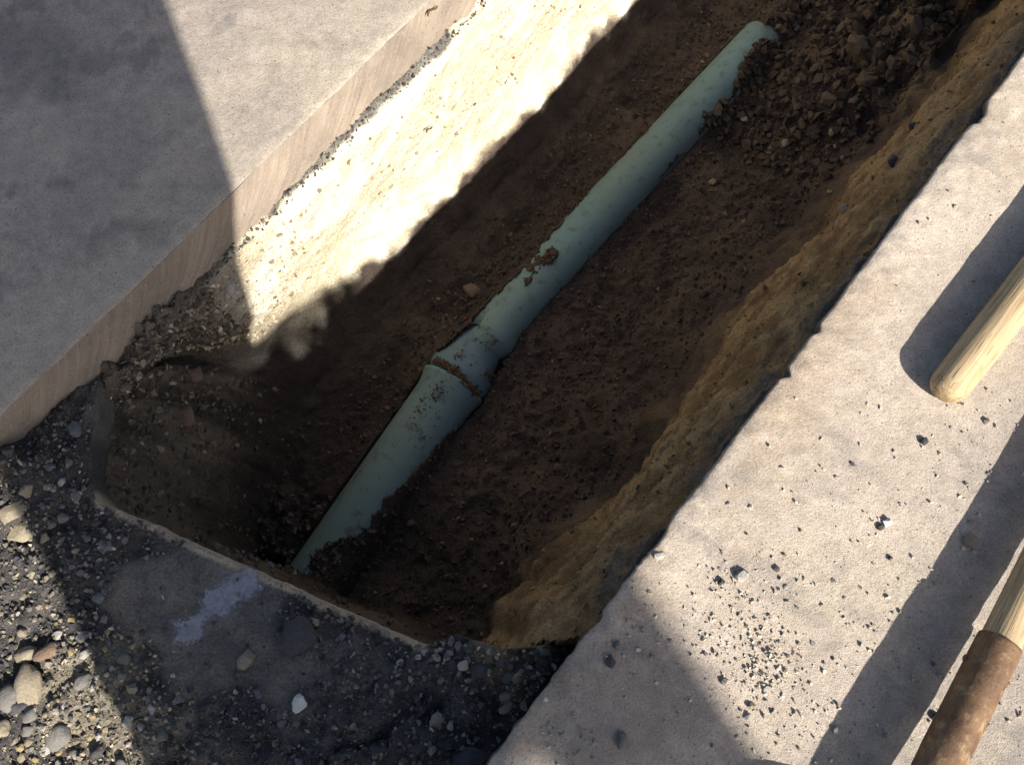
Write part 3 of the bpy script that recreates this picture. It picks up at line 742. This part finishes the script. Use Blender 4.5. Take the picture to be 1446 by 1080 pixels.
# on the trench floor and heap
flat = np.where(((SSI > 6.3) & (SSI < 11.4) & (STT < 2.0) & (STT > -.15)).ravel())[0]
na2 = n_axis(STT).ravel(); onpipe = (np.abs(SNN.ravel()-na2) < .056) & (_V[:, 2] < ZP-.012)
flat = flat[~onpipe[flat]]
pick = rng.choice(flat, 24000)
grit('soil_crumbs', _V[pick]+rng.normal(0, .002, (24000, 3)), sizes(24000, .0012, .0075, 4.0), [(0, (.038, .029, .022)), (.5, (.07, .05, .036)), (.9, (.105, .076, .05)), (.98, (.14, .10, .06)), (1, (.26, .19, .11))], 'crumbs of brown soil over the trench floor')
hp = flat[(STT.ravel()[flat] > 1.2) & (SNN.ravel()[flat] > -.47)]
pick = rng.choice(hp, 4200)
grit('heap_crumbs', _V[pick]+rng.normal(0, .004, (4200, 3)), sizes(4200, .002, .018, 3.6), [(0, (.048, .035, .027)), (.6, (.068, .049, .037)), (.97, (.088, .064, .047)), (1, (.14, .105, .07))], 'loose earth crumbs of the heap at the trench end')
# stones in the left wall and the crumbly asphalt seam under the slab
lw = np.where(((SSI > 1.9) & (SSI < 4.2) & (STT < 1.3)).ravel())[0]
wgt = (0.12 + 1.0*sm(.42, .12, STT.ravel()[lw])); wgt /= wgt.sum()
pick = rng.choice(lw, 5200, p=wgt)
grit('wall_gravel', _V[pick]+rng.normal(0, .0015, (5200, 3)), sizes(5200, .0012, .0075, 3.5), [(0, (.14, .11, .07)), (.5, (.36, .30, .20)), (1, (.52, .46, .36))], 'gravel bedded in the pale layer of the left wall', .5)
sm_ = np.where(((SSI > .7) & (SSI < 1.45) & (STT < 1.4)).ravel())[0]
pick = rng.choice(sm_, 1900)
grit('seam_crumbs', _V[pick]+rng.normal(0, .002, (1900, 3)), sizes(1900, .0012, .0055, 3), [(0, (.03, .03, .032)), (.7, (.07, .066, .064)), (1, (.2, .18, .15))], 'dark crumbs in the seam under the concrete slab', .4)
cw = (STT - t_edge(SNN)).ravel(); cw = np.where((cw > .006) & (cw < .19) & (SNN.ravel() < -.40) & (SNN.ravel() > nL-.01) & (SSI.ravel() > 1.5))[0]
wz = .25 + sm(-.60, -.20, _V[cw, 2]); pick = rng.choice(cw, 4200, p=wz/wz.sum())
grit('corner_rubble', _V[pick]+rng.normal(0, .002, (4200, 3)), sizes(4200, .0013, .0095, 3.4), [(0, (.04, .036, .033)), (.5, (.095, .082, .066)), (.9, (.17, .145, .11)), (1, (.28, .25, .20))], 'broken stone spilling down the corner of the trench', .4)
rw = np.where(((SSI > 12) & (SSI < 17) & (STT < 1.6)).ravel())[0]
pick = rng.choice(rw, 2600)
grit('wall_grit', _V[pick]+rng.normal(0, .0015, (2600, 3)), sizes(2600, .0012, .0065, 4), [(0, (.12, .08, .04)), (.5, (.18, .12, .055)), (1, (.30, .21, .11))], 'grit bedded in the ochre right wall', .5)
# grit on the sunlit pavement
PP = []
def cl(px, py, sp, k):
    for _ in range(k):
        a, b_ = px+random.gauss(0, sp), py+random.gauss(0, sp*1.1); PP.append(on_pave(a, b_))
cl(1075, 935, 28, 330); cl(1060, 880, 40, 170); cl(1130, 1000, 60, 200); cl(1022, 815, 14, 30); cl(985, 870, 40, 90); cl(1250, 830, 70, 90); cl(1000, 960, 60, 100)
cl(800, 1030, 30, 140); cl(900, 900, 40, 90); cl(1390, 600, 60, 60); cl(1150, 700, 110, 120); cl(1260, 960, 60, 80); cl(1420, 1000, 60, 90); cl(1300, 300, 120, 60); cl(1350, 700, 60, 80)
PP = np.array(PP); k = PP[:, 0]*st_-PP[:, 1]*ct > nR+.006; PP = PP[k]
grit('pavement_grit', PP, sizes(len(PP), .0007, .0042, 3.2), [(0, (.17, .155, .14)), (.4, (.30, .27, .225)), (1, (.50, .45, .36))], 'fine pale grit scattered over the sunlit pavement')

# bluish paint mark on the packed dust -------------------------------------
def build_paint():
    a = np.array(tn(352, 815, ZD)); b_ = np.array(tn(262, 892, ZD)); d = (b_-a); L = np.linalg.norm(d); d /= L; e = np.array([-d[1], d[0]])
    u = np.arange(-.012, L+.02, .0010); v = np.arange(-.036, .036, .0010)
    U, Vv = np.meshgrid(u, v, indexing='ij')
    T = a[0]+d[0]*U+e[0]*Vv; Nn = a[1]+d[1]*U+e[1]*Vv
    z = hB(T, Nn)+0.0009
    X, Y = W(T, Nn); P = np.stack([X, Y, z], -1).reshape(-1, 3); F = grid_faces(*X.shape)
    wd = .025 + .004*np.sin(U*60)
    k = (1-np.abs(Vv)/wd)*1.1 + .40*fbm(T*55, Nn*55, 0, 90, 4) + .10
    k = k + np.minimum(0, (L-.0-U)/.02) + np.minimum(0, (U+.004)/.012)
    F = F[(k.ravel()[F].mean(1) > -0.1)]
    m = mesh_np('paint_mark', P, F); m.flip_normals() if m.polygons[0].normal.z < 0 else None
    av = m.attributes.new('cover', 'FLOAT', 'POINT'); av.data.foreach_set('value', np.clip(k.ravel(), 0, 1).astype(np.float32))
    mt, nt, b = new_mat('worn_paint'); p = pos(nt)
    c = mix(nt, (.25, .25, .29), (.17, .168, .185), ramp(nt, noise(nt, p, 120, 4, .7), [(.4, 0), (.7, 1)]))
    nt.links.new(c, b.inputs['Base Color']); bump(nt, b, [(noise(nt, p, 300, 4, .6), .001)])
    at_ = N(nt, 'ShaderNodeAttribute'); at_.attribute_name = 'cover'
    worn = math_(nt, 'ADD', at_.outputs['Fac'], math_(nt, 'MULTIPLY', math_(nt, 'SUBTRACT', noise(nt, p, 230, 5, .75), .5), 2.4))
    tr_ = N(nt, 'ShaderNodeBsdfTransparent'); ms_ = N(nt, 'ShaderNodeMixShader')
    nt.links.new(ramp(nt, worn, [(.30, 0), (.85, .9)]), ms_.inputs[0]); nt.links.new(tr_.outputs[0], ms_.inputs[1]); nt.links.new(b.outputs[0], ms_.inputs[2])
    nt.links.new(ms_.outputs[0], [q for q in nt.nodes if q.type == 'OUTPUT_MATERIAL'][0].inputs[0])
    return tag(obj('paint_mark', m, mt), 'worn bluish white paint streak on the dusty ground by the cut edge', 'paint mark')
build_paint()

# ------------------------------------------------------------------ sewer pipe
M_pipe, nt, b = new_mat('green_pvc'); p = pos(nt)
c = mix(nt, (.125, .208, .214), (.150, .243, .247), ramp(nt, noise(nt, p, 6, 3), [(.35, 0), (.65, 1)]))
dirt = ramp(nt, noise(nt, p, 38, 7, .75), [(.55, 0), (.68, .8)])
dirt2 = ramp(nt, noise(nt, p, 210, 4, .8), [(.62, 0), (.70, .85)])
film = ramp(nt, noise(nt, p, 5, 5, .6), [(.35, .08), (.75, .42)])
c = mix(nt, c, (.16, .13, .10), film)
c = mix(nt, c, (.075, .05, .036), math_(nt, 'MULTIPLY', dirt, .7)); c = mix(nt, c, (.06, .042, .03), math_(nt, 'MULTIPLY', dirt2, .8))
nt.links.new(c, b.inputs['Base Color']); b.inputs['Roughness'].default_value = .9; b.inputs['Specular IOR Level'].default_value = .12
bump(nt, b, [(dirt, .001), (noise(nt, p, 300, 3), .0004)])
pipe = bpy.data.objects.new('sewer_pipe', None); C.objects.link(pipe); pipe.location = at(640, 541, ZP)
tag(pipe, 'pale green sewer pipe lying half buried along the trench floor', 'pipe')
bpy.context.view_layer.update()
def tube(name, rings, seg=48, parent=pipe, mat=M_pipe, caps=True):
    """rings: (t, n, z, radius) along the run; world coordinates"""
    V = []; 
    c3 = [Vector((*W(t, n), z)) for t, n, z, r in rings]
    for i, (t, n, z, r) in enumerate(rings):
        a = c3[max(0, i-1)]; b_ = c3[min(len(c3)-1, i+1)]
        j = i
        while (b_-a).length < 1e-6: j += 1; a = c3[max(0, i-j)]; b_ = c3[min(len(c3)-1, i+j)]
        dr = (b_-a).normalized(); sd = dr.cross(Vector((0, 0, 1))).normalized(); up = sd.cross(dr)
        for k in range(seg):
            q = 2*math.pi*k/seg; V.append(c3[i] + (sd*math.cos(q)+up*math.sin(q))*r)
    F = []
    for i in range(len(rings)-1):
        for k in range(seg):
            F.append((i*seg+k, i*seg+(k+1) % seg, (i+1)*seg+(k+1) % seg, (i+1)*seg+k))
    m = mesh_np(name, np.array([tuple(v) for v in V]), F)
    bm = bmesh.new(); bm.from_mesh(m)
    bmesh.ops.recalc_face_normals(bm, faces=bm.faces); bm.to_mesh(m); bm.free()
    for pl in m.polygons: pl.use_smooth = True
    o = obj(name, m, mat, parent)
    if parent: o.matrix_parent_inverse = Matrix.Translation(parent.location).inverted()
    return o
tr, nr_ = mid_rim
def lin(t0, t1, k): return np.linspace(t0, t1, k)
rg = [(t, float(n_axis(t)), ZP, .0595) for t in lin(-.30, tr-.035, 22)]
rg += [(tr-.02, float(n_axis(tr-.02)), ZP, .0625), (tr-.008, float(n_axis(tr-.008)), ZP, .0665), (tr-.001, float(n_axis(tr)), ZP, .0680), (tr-.001, float(n_axis(tr)), ZP, .057), (tr-.03, float(n_axis(tr-.03)), ZP, .055)]
tube('lower_pipe', rg)
tu = mid_up[0]
# the coupling narrows towards the upper length and sits a little askew
cb = [(tr+.015, nr_-.003, ZP-.004, .050), (tr+.014, nr_-.003, ZP-.002, .0640), (tr+.019, nr_-.003, ZP-.002, .0670), (tr+.032, nr_-.002, ZP-.003, .0650)]
for f in (.35, .55, .75, 1.0, 1.3):
    t = tr+(tu-tr)*f; cb.append((t, nr_+(mid_up[1]-nr_)*f-.010*min(1, f), ZP-.008*f, .0640-.027*min(f, 1)))
M_coup = M_pipe.copy(); M_coup.name = 'blue_green_pvc'
for q in M_coup.node_tree.nodes:
    if q.type == 'MIX' and not q.inputs[6].links and abs(q.inputs[6].default_value[0]-.125) < 1e-4:
        q.inputs[6].default_value = (.095, .160, .200, 1); q.inputs[7].default_value = (.115, .185, .225, 1)
tube('coupling', cb, mat=M_coup)
ts = tr+(tu-tr)*.66
ur = [(ts+.004, float(n_axis(tu+(ts-tu)*.2))+.004, ZP+.003, .0490), (ts, float(n_axis(tu))+.011, ZP+.006, .0500), (ts+.006, float(n_axis(tu))+.010, ZP+.006, .0520)]
ur += [(t, float(n_axis(t))+.004*math.exp(-(t-ts)/.1), ZP+.002, .0500) for t in lin(ts+.05, 2.3, 40)]
tube('upper_pipe', ur)
# clods of dirt packed in the open joint
def crumbs_on_pipe():
    pts = []; rr = []
    def add(t, dn, rad, s):
        r0 = float(r_pipe(t)); d = dn
        if abs(d) > r0: return
        z = ZP + math.sqrt(max(0, r0*r0-d*d)); pts.append((*W(t, float(n_axis(t))+d), z-.0005)); rr.append(rad)
    for _ in range(620):
        add(tr+.006+random.gauss(0, .0035), random.uniform(-.05, .06), random.uniform(.0012, .0046), 0)
    for px, py, sp, k in ((772, 370, .02, 380), (790, 372, .03, 200), (697, 480, .012, 120), (618, 560, .012, 110), (600, 575, .016, 90), (650, 505, .009, 70), (700, 470, .03, 70), (580, 620, .03, 60), (690, 525, .008, 120), (1065, 50, .02, 60), (740, 420, .04, 80)):
        a, b_ = tn(px, py, ZP+.045); 
        for _ in range(k):
            t = a+random.gauss(0, sp*1.2); add(t, b_+random.gauss(0, sp*.6)-float(n_axis(t)), .0006+.0026*random.random()**2.5, 0)
    grit('pipe_dirt', np.array(pts), np.array(rr), [(0, (.04, .028, .02)), (.6, (.085, .056, .036)), (1, (.13, .088, .052))], 'crumbs of brown dirt lying on the green pipe', .3)
crumbs_on_pipe()

# ------------------------------------------------------------------ shovels
M_wood, nt, b = new_mat('weathered_wood'); p = objco(nt)
mp = N(nt, 'ShaderNodeMapping'); mp.inputs['Scale'].default_value = (1, 1, .045); nt.links.new(p, mp.inputs[0])
g = noise(nt, mp.outputs[0], 160, 5, .65, Distortion=.6); g2 = noise(nt, mp.outputs[0], 420, 3, .6)
c = mix(nt, (.21, .145, .078), (.42, .325, .195), ramp(nt, g, [(.3, 0), (.62, 1)]))
crk = ramp(nt, g2, [(.35, 1), (.41, 0)])
c = mix(nt, c, (.10, .07, .045), math_(nt, 'MULTIPLY', crk, .8))
c = mix(nt, c, (.16, .115, .07), ramp(nt, noise(nt, p, 9, 6, .7), [(.50, 0), (.68, .6)]))
c = mix(nt, c, (.30, .235, .15), ramp(nt, noise(nt, p, 14, 4), [(.45, 0), (.7, .6)]))
nt.links.new(c, b.inputs['Base Color']); b.inputs['Roughness'].default_value = .7
bump(nt, b, [(g, .0012), (g2, .0006)])
M_rust, nt, b = new_mat('rusty_steel'); p = objco(nt)
r1 = noise(nt, p, 22, 6, .7); r2 = noise(nt, p, 150, 4, .7)
c = mix(nt, (.085, .050, .033), (.19, .118, .066), ramp(nt, r1, [(.35, 0), (.65, 1)]))
c = mix(nt, c, (.42, .33, .20), ramp(nt, noise(nt, p, 45, 7, .8), [(.53, 0), (.70, .55)]))
c = mix(nt, c, (.06, .038, .03), ramp(nt, r2, [(.55, 0), (.7, .7)]))
nt.links.new(c, b.inputs['Base Color']); b.inputs['Roughness'].default_value = .62; b.inputs['Metallic'].default_value = .25
bump(nt, b, [(r2, .0008)])
def shovel(label, A, B, r_w, r_s, ferr, blade=True):
    """A: top of the ferrule's open end (handle goes on to B); ferr: length of ferrule back towards the blade. Local +z runs from blade to handle."""
    d = (B-A).normalized(); L = (B-A).length
    root = bpy.data.objects.new('shovel', None); C.objects.link(root)
    tag(root, label, 'shovel')
    root.location = A; root.rotation_mode = 'QUATERNION'
    sd = d.cross(Vector((0, 0, 1))).normalized(); up = d.cross(sd)
    root.rotation_quaternion = Matrix((sd, up, d)).transposed().to_quaternion()
    def lathe(name, prof, mat, seg=40, cap=True):
        V = []; F = []
        for z, r in prof:
            for k in range(seg):
                q = 2*math.pi*k/seg
                V.append((r*math.cos(q)+.0025*math.sin(z*5.2), r*math.sin(q), z))
        for i in range(len(prof)-1):
            for k in range(seg): F.append((i*seg+k, i*seg+(k+1) % seg, (i+1)*seg+(k+1) % seg, (i+1)*seg+k))
        bm = bmesh.new(); vs_ = [bm.verts.new(v) for v in V]
        for f in F: bm.faces.new([vs_[i] for i in f])
        bm.faces.new([vs_[i] for i in range(seg)][::-1]); bm.faces.new([vs_[(len(prof)-1)*seg+i] for i in range(seg)])
        bmesh.ops.recalc_face_normals(bm, faces=bm.faces)
        for f in bm.faces: f.smooth = len(f.verts) < 10
        m = bpy.data.meshes.new(name); bm.to_mesh(m); bm.free()
        return obj(name, m, mat, root)
    hp = [(-.02, r_w*.96), (0, r_w)] + [(L*f, r_w*(1+.05*math.sin(f*9))) for f in np.linspace(.04, .93, 24)]
    e = L-.0
    for a in np.linspace(0, 1, 9)[1:]:
        hp.append((e-r_w*1.1*(1-math.sin(a*math.pi/2)), max(.0008, r_w*1.02*math.cos(a*math.pi/2)**.62)))
    hp = [h for h in hp if h[0] < e-r_w*1.12 or h[0] >= e-r_w*1.1]
    lathe('handle', hp, M_wood)
    fe = lathe('ferrule', [(-ferr, r_s*.82), (-ferr*.8, r_s*.93), (-ferr*.5, r_s), (-.004, r_s*1.0), (0, r_s*.985), (.0, r_w*.99), (-.01, r_w*.98)], M_rust)
    for s in (-1, 1):
        bm = bmesh.new(); bmesh.ops.create_uvsphere(bm, u_segments=12, v_segments=8, radius=.0045)
        for v in bm.verts: v.co = Vector((v.co.x*.8+s*r_s*1.0, v.co.y, v.co.z-.036))
        for f in bm.faces: f.smooth = True
        m = bpy.data.meshes.new('rivet'); bm.to_mesh(m); bm.free(); obj('rivet', m, M_rust, fe)
    if blade:
        V = []; F = []; nu, nv = 18, 13; th = .003
        for i in range(nu):
            f = i/(nu-1); z = -ferr+.02-f*.29
            w = .10*min(1, (f/.10)**.5)*(1 if f < .55 else math.sqrt(max(.002, 1-((f-.55)/.46)**2)))
            w = max(w, r_s*.7)
            for j in range(nv):
                q = j/(nv-1)*2-1
                V.append((q*w, -.018*(1-q*q)*(1-f*.4)-.03*f*f + r_s*.2, z))
        for i in range(nu-1):
            for j in range(nv-1): F.append((i*nv+j, i*nv+j+1, (i+1)*nv+j+1, (i+1)*nv+j))
        m = mesh_np('blade', np.array(V), F)
        o = obj('blade', m, M_rust, root); md = o.modifiers.new('thick', 'SOLIDIFY'); md.thickness = th
    return root
hA = .018
A = at(1412, 907, hA+.024); B0 = at(1476, 775, hA+.020)
dd = (B0-A).normalized()
shovel('shovel with rusty steel ferrule and worn wooden handle, raised over its own shadow', A, A+dd*1.12, .0205, .0235, .27)
E0 = at(1330, 560, .022); E1 = at(1452, 397, .026)
dd = (E0-E1).normalized(); E1b = E0-dd*1.25; E1b.z = E0.z+.02
shovel('weathered wooden tool handle with a rounded butt lying flat on the sunlit pavement', E1b, Vector(E0), .0235, .026, .25)

# dry leaf bits on the slab and the pale wall ------------------------------------------
M_leaf = mat_stone('dry_leaf', (.10, .075, .045), (.06, .045, .03))
def twig(px, py, f, length, label, rz):
    p = f(px, py); bm = bmesh.new(); prev = None
    for i in range(9):
        u = i/8; w = .0022*math.sin(math.pi*(.12+.8*u))+.0004
        x = (u-.5)*length; y = .12*length*math.sin(u*5); z = .003+.002*math.sin(u*6)
        ring = [bm.verts.new((x, y+w*a, z+w*b_*.6)) for a, b_ in ((1, 0), (0, 1), (-1, 0), (0, -1))]
        if prev:
            for k in range(4): bm.faces.new((prev[k], prev[(k+1) % 4], ring[(k+1) % 4], ring[k]))
        else: bm.faces.new(ring[::-1])
        prev = ring
    bm.faces.new(prev); bmesh.ops.recalc_face_normals(bm, faces=bm.faces)
    m = bpy.data.meshes.new('dry_stalk'); bm.to_mesh(m); bm.free()
    o = obj('dry_stalk', m, M_leaf); o.location = p; o.rotation_euler = (0, 0, rz); tag(o, label, 'stalk'); return o
def on_face(px, py):
    # meets the upright sawn face: march down from the slab edge
    best = min((abs(tn(px, py, z)[1]-(nL+.002)), z) for z in np.linspace(0, -.11, 60)); p = at(px, py, best[1]); return (p.x+.003*st_, p.y-.003*ct, p.z)
twig(608, 16, on_face, .024, 'dark curled stalk against the sawn face of the slab', 1.1)
q = twig(606, 184, on_soil, .016, 'dark stalk on the sunlit pale left wall', 1.1); q.location.x += .008*st_; q.location.y -= .008*ct

# ------------------------------------------------------------------ the person taking the picture (behind the lens; casts the broad shadow)
def build_person():
    p_ = Vector((math.sin(SUN_AZ), -math.cos(SUN_AZ), 0)); s_ = Vector((math.cos(SUN_AZ), math.sin(SUN_AZ), 0))
    LF = p_*-.335 + s_*-.44; RF = p_*-.14 + s_*-.52
    LF.z = ZD+.02; RF.z = ZD+.02
    root = bpy.data.objects.new('person', None); C.objects.link(root); root.location = ((LF.x+RF.x)/2, (LF.y+RF.y)/2, 0)
    tag(root, 'person in a long dark coat holding up a phone, seen by their shadow', 'person')
    bpy.context.view_layer.update()
    hip = p_*-.17 + s_*-.45; hip.z = .80
    V = []; E = []; Rd = []
    def v(c, r, par=None):
        V.append(Vector(c)); Rd.append(r); 
        if par is not None: E.append((par, len(V)-1))
        return len(V)-1
    pel = v(hip, .15); 
    wst = v(hip+Vector((0, .02, .17)), .135, pel); ch = v(hip+Vector((0, .05, .40)), .155, wst); nk = v(hip+Vector((0, .07, .56)), .055, ch)
    h1 = v(hip+Vector((0, .10, .65)), .075, nk); h2 = v(hip+Vector((0, .12, .74)), .095, h1); h3 = v(hip+Vector((0, .11, .81)), .07, h2)
    nose = v(hip+Vector((0, .215, .70)), .018, h2)
    for sgn, foot in ((-1, LF), (1, RF)):
        hj = v(hip+Vector((sgn*.10, 0, -.05)), .10, pel)
        ank = foot+Vector((0, 0, .08)); kn = (hip+Vector((sgn*.10, 0, -.05)))*.47+ank*.53+Vector((0, .05, 0))
        k = v(kn, .065, hj); a = v(ank, .042, k); hl = v(foot+Vector((0, -.03, .045)), .045, a); v(foot+Vector((sgn*.03, .17, .03)), .035, a)
        sh = v(hip+Vector((sgn*.19, .05, .46)), .065, ch)
        el = v(hip+Vector((sgn*.24-.05, .14, .20)), .045, sh)
        wr = Vector((sgn*.085, -.075, H-.025)); w_ = v(wr, .028, el)
        pm = v(Vector((sgn*.075, -.045, H-.012)), .026, w_)
        for k2, (dy, ln) in enumerate(((-.024, .030), (-.009, .036), (.006, .034), (.020, .026))):
            b0 = v(Vector((sgn*.082, -.036+dy, H+.004)), .0085, pm); b1 = v(Vector((sgn*.072, -.034+dy, H+.012)), .008, b0); v(Vector((sgn*(.072-ln*.6), -.034+dy, H-.030)), .0075, b0)
        tb = v(Vector((sgn*.055, -.055, H-.022)), .010, pm); v(Vector((sgn*.030, -.045, H-.030)), .008, tb)
    m = bpy.data.meshes.new('body'); m.from_pydata([tuple(q) for q in V], E, [])
    o = bpy.data.objects.new('body', m); C.objects.link(o); o.parent = root; o.matrix_parent_inverse = Matrix.Translation(root.location).inverted()
    sk = o.modifiers.new('skin', 'SKIN'); 
    for i, r in enumerate(Rd): m.skin_vertices[0].data[i].radius = (r, r); m.skin_vertices[0].data[i].use_root = (i == 0)
    o.modifiers.new('sub', 'SUBSURF').levels = 2; o.modifiers['sub'].render_levels = 2
    mt, nt, b = new_mat('dark_trousers_and_skin'); nt.links.new(mix(nt, (.05, .05, .06), (.075, .07, .075), noise(nt, pos(nt), 40)), b.inputs['Base Color']); m.materials.append(mt)
    # coat: open cloth tube from shoulders to the shins
    mc, nt, b = new_mat('dark_coat'); nt.links.new(mix(nt, (.035, .035, .04), (.06, .06, .065), noise(nt, pos(nt), 60)), b.inputs['Base Color'])
    def ring(c, a, b_, seg=40): return [(c[0]+a*math.cos(2*math.pi*k/seg)*(1+.03*math.sin(5*2*math.pi*k/seg)), c[1]+b_*math.sin(2*math.pi*k/seg), c[2]) for k in range(seg)]
    rings = []
    for h_, pc, hw in ((.14, -.245, .150), (0.44, -.225, .165), (0.61, -.185, .195), (0.80, -.165, .200), (1.04, -.145, .245), (1.19, -.140, .275), (1.32, -.11, .270), (1.43, -.10, .23), (1.51, -.10, .10)):
        q = p_*pc + s_*(-.45) + Vector((0, .05*max(0, h_-.8)/.5, h_)); rings.append(ring(q, hw*1.08, hw*.72))
    VV = [q for r in rings for q in r]; FF = [(i*40+k, i*40+(k+1) % 40, (i+1)*40+(k+1) % 40, (i+1)*40+k) for i in range(len(rings)-1) for k in range(40)]
    cm = mesh_np('coat', np.array(VV), FF); co = obj('coat', cm, mc, root); co.matrix_parent_inverse = Matrix.Translation(root.location).inverted()
    sd = co.modifiers.new('thick', 'SOLIDIFY'); sd.thickness = .004
    hm = round_mesh('hair', (.115, .125, .10), 77); ho = obj('hair', hm, mc, root); ho.location = hip+Vector((0, .085, .80))-root.location
    # the phone, its lens just behind the viewpoint
    bm = bmesh.new(); bmesh.ops.create_cube(bm, size=1)
    for q in bm.verts: q.co = Vector((q.co.x*.12, q.co.y*.062, q.co.z*.011))
    bmesh.ops.bevel(bm, geom=list(bm.edges), offset=.003, segments=2, affect='EDGES')
    pm_ = bpy.data.meshes.new('phone'); bm.to_mesh(pm_); bm.free()
    ph = obj('phone', pm_, mc); ph.rotation_euler = (TH, 0, 0); ph.location = Vector((0, 0, H))+Vector((0, -math.sin(TH), math.cos(TH)))*.012 + Vector((0, -.0, 0))
    tag(ph, 'black phone held flat in both hands above the trench', 'phone')
build_person()
def build_shadow_flag():  # added blocker out of view, only there to cast the soft shadow blob
    p_ = Vector((math.sin(SUN_AZ), -math.cos(SUN_AZ), 0)); s_ = Vector((math.cos(SUN_AZ), math.sin(SUN_AZ), 0))
    k0 = -3.0; tg = math.tan(SUN_EL)
    root = bpy.data.objects.new('shadow_flag', None); C.objects.link(root); root.location = p_*.125 + s_*k0
    root.rotation_euler = (0, 0, math.atan2(p_.y, p_.x))
    tag(root, 'unseen cloth on a tall thin pole, added to cast shade by the trench', 'flag')
    ms_, nt, b = new_mat('galvanised_steel'); nt.links.new(mix(nt, (.30, .31, .32), (.42, .43, .44), noise(nt, pos(nt), 30)), b.inputs['Base Color']); b.inputs['Metallic'].default_value = .6; b.inputs['Roughness'].default_value = .5
    mc, nt, b = new_mat('shadow_cloth_orange'); nt.links.new(mix(nt, (.45, .16, .06), (.55, .22, .09), noise(nt, pos(nt), 30)), b.inputs['Base Color'])
    zr = lambda x: ((.278*x-.008)/.961 - k0)*tg
    top = zr(.125)+.10
    bm = bmesh.new(); bmesh.ops.create_cone(bm, cap_ends=True, segments=16, radius1=.016, radius2=.016, depth=top)
    for q in bm.verts: q.co.z += top/2; q.co.y -= .03
    m = bpy.data.meshes.new('pole'); bm.to_mesh(m); bm.free(); obj('pole', m, ms_, root)
    out = [(-.085, -.03), (-.075, .15), (.05, .120), (.13, .085), (.21, .045), (.205, -.02), (.192, -.10), (.19, -.30), (.185, -.50), (.062, -.50), (.058, -.2), (.050, -.04), (.0, -.03)]  # outline shaped to cast the blob and raise the left wall's shadow edge
    bm = bmesh.new(); f = bm.faces.new([bm.verts.new((x-.125, .012*math.sin(x*40), zr(x)+h)) for x, h in out])
    bmesh.ops.triangulate(bm, faces=[f])
    m = bpy.data.meshes.new('shadow_cloth'); bm.to_mesh(m); bm.free(); o = obj('shadow_cloth', m, mc, root)
    sd = o.modifiers.new('thick', 'SOLIDIFY'); sd.thickness = .003
build_shadow_flag()
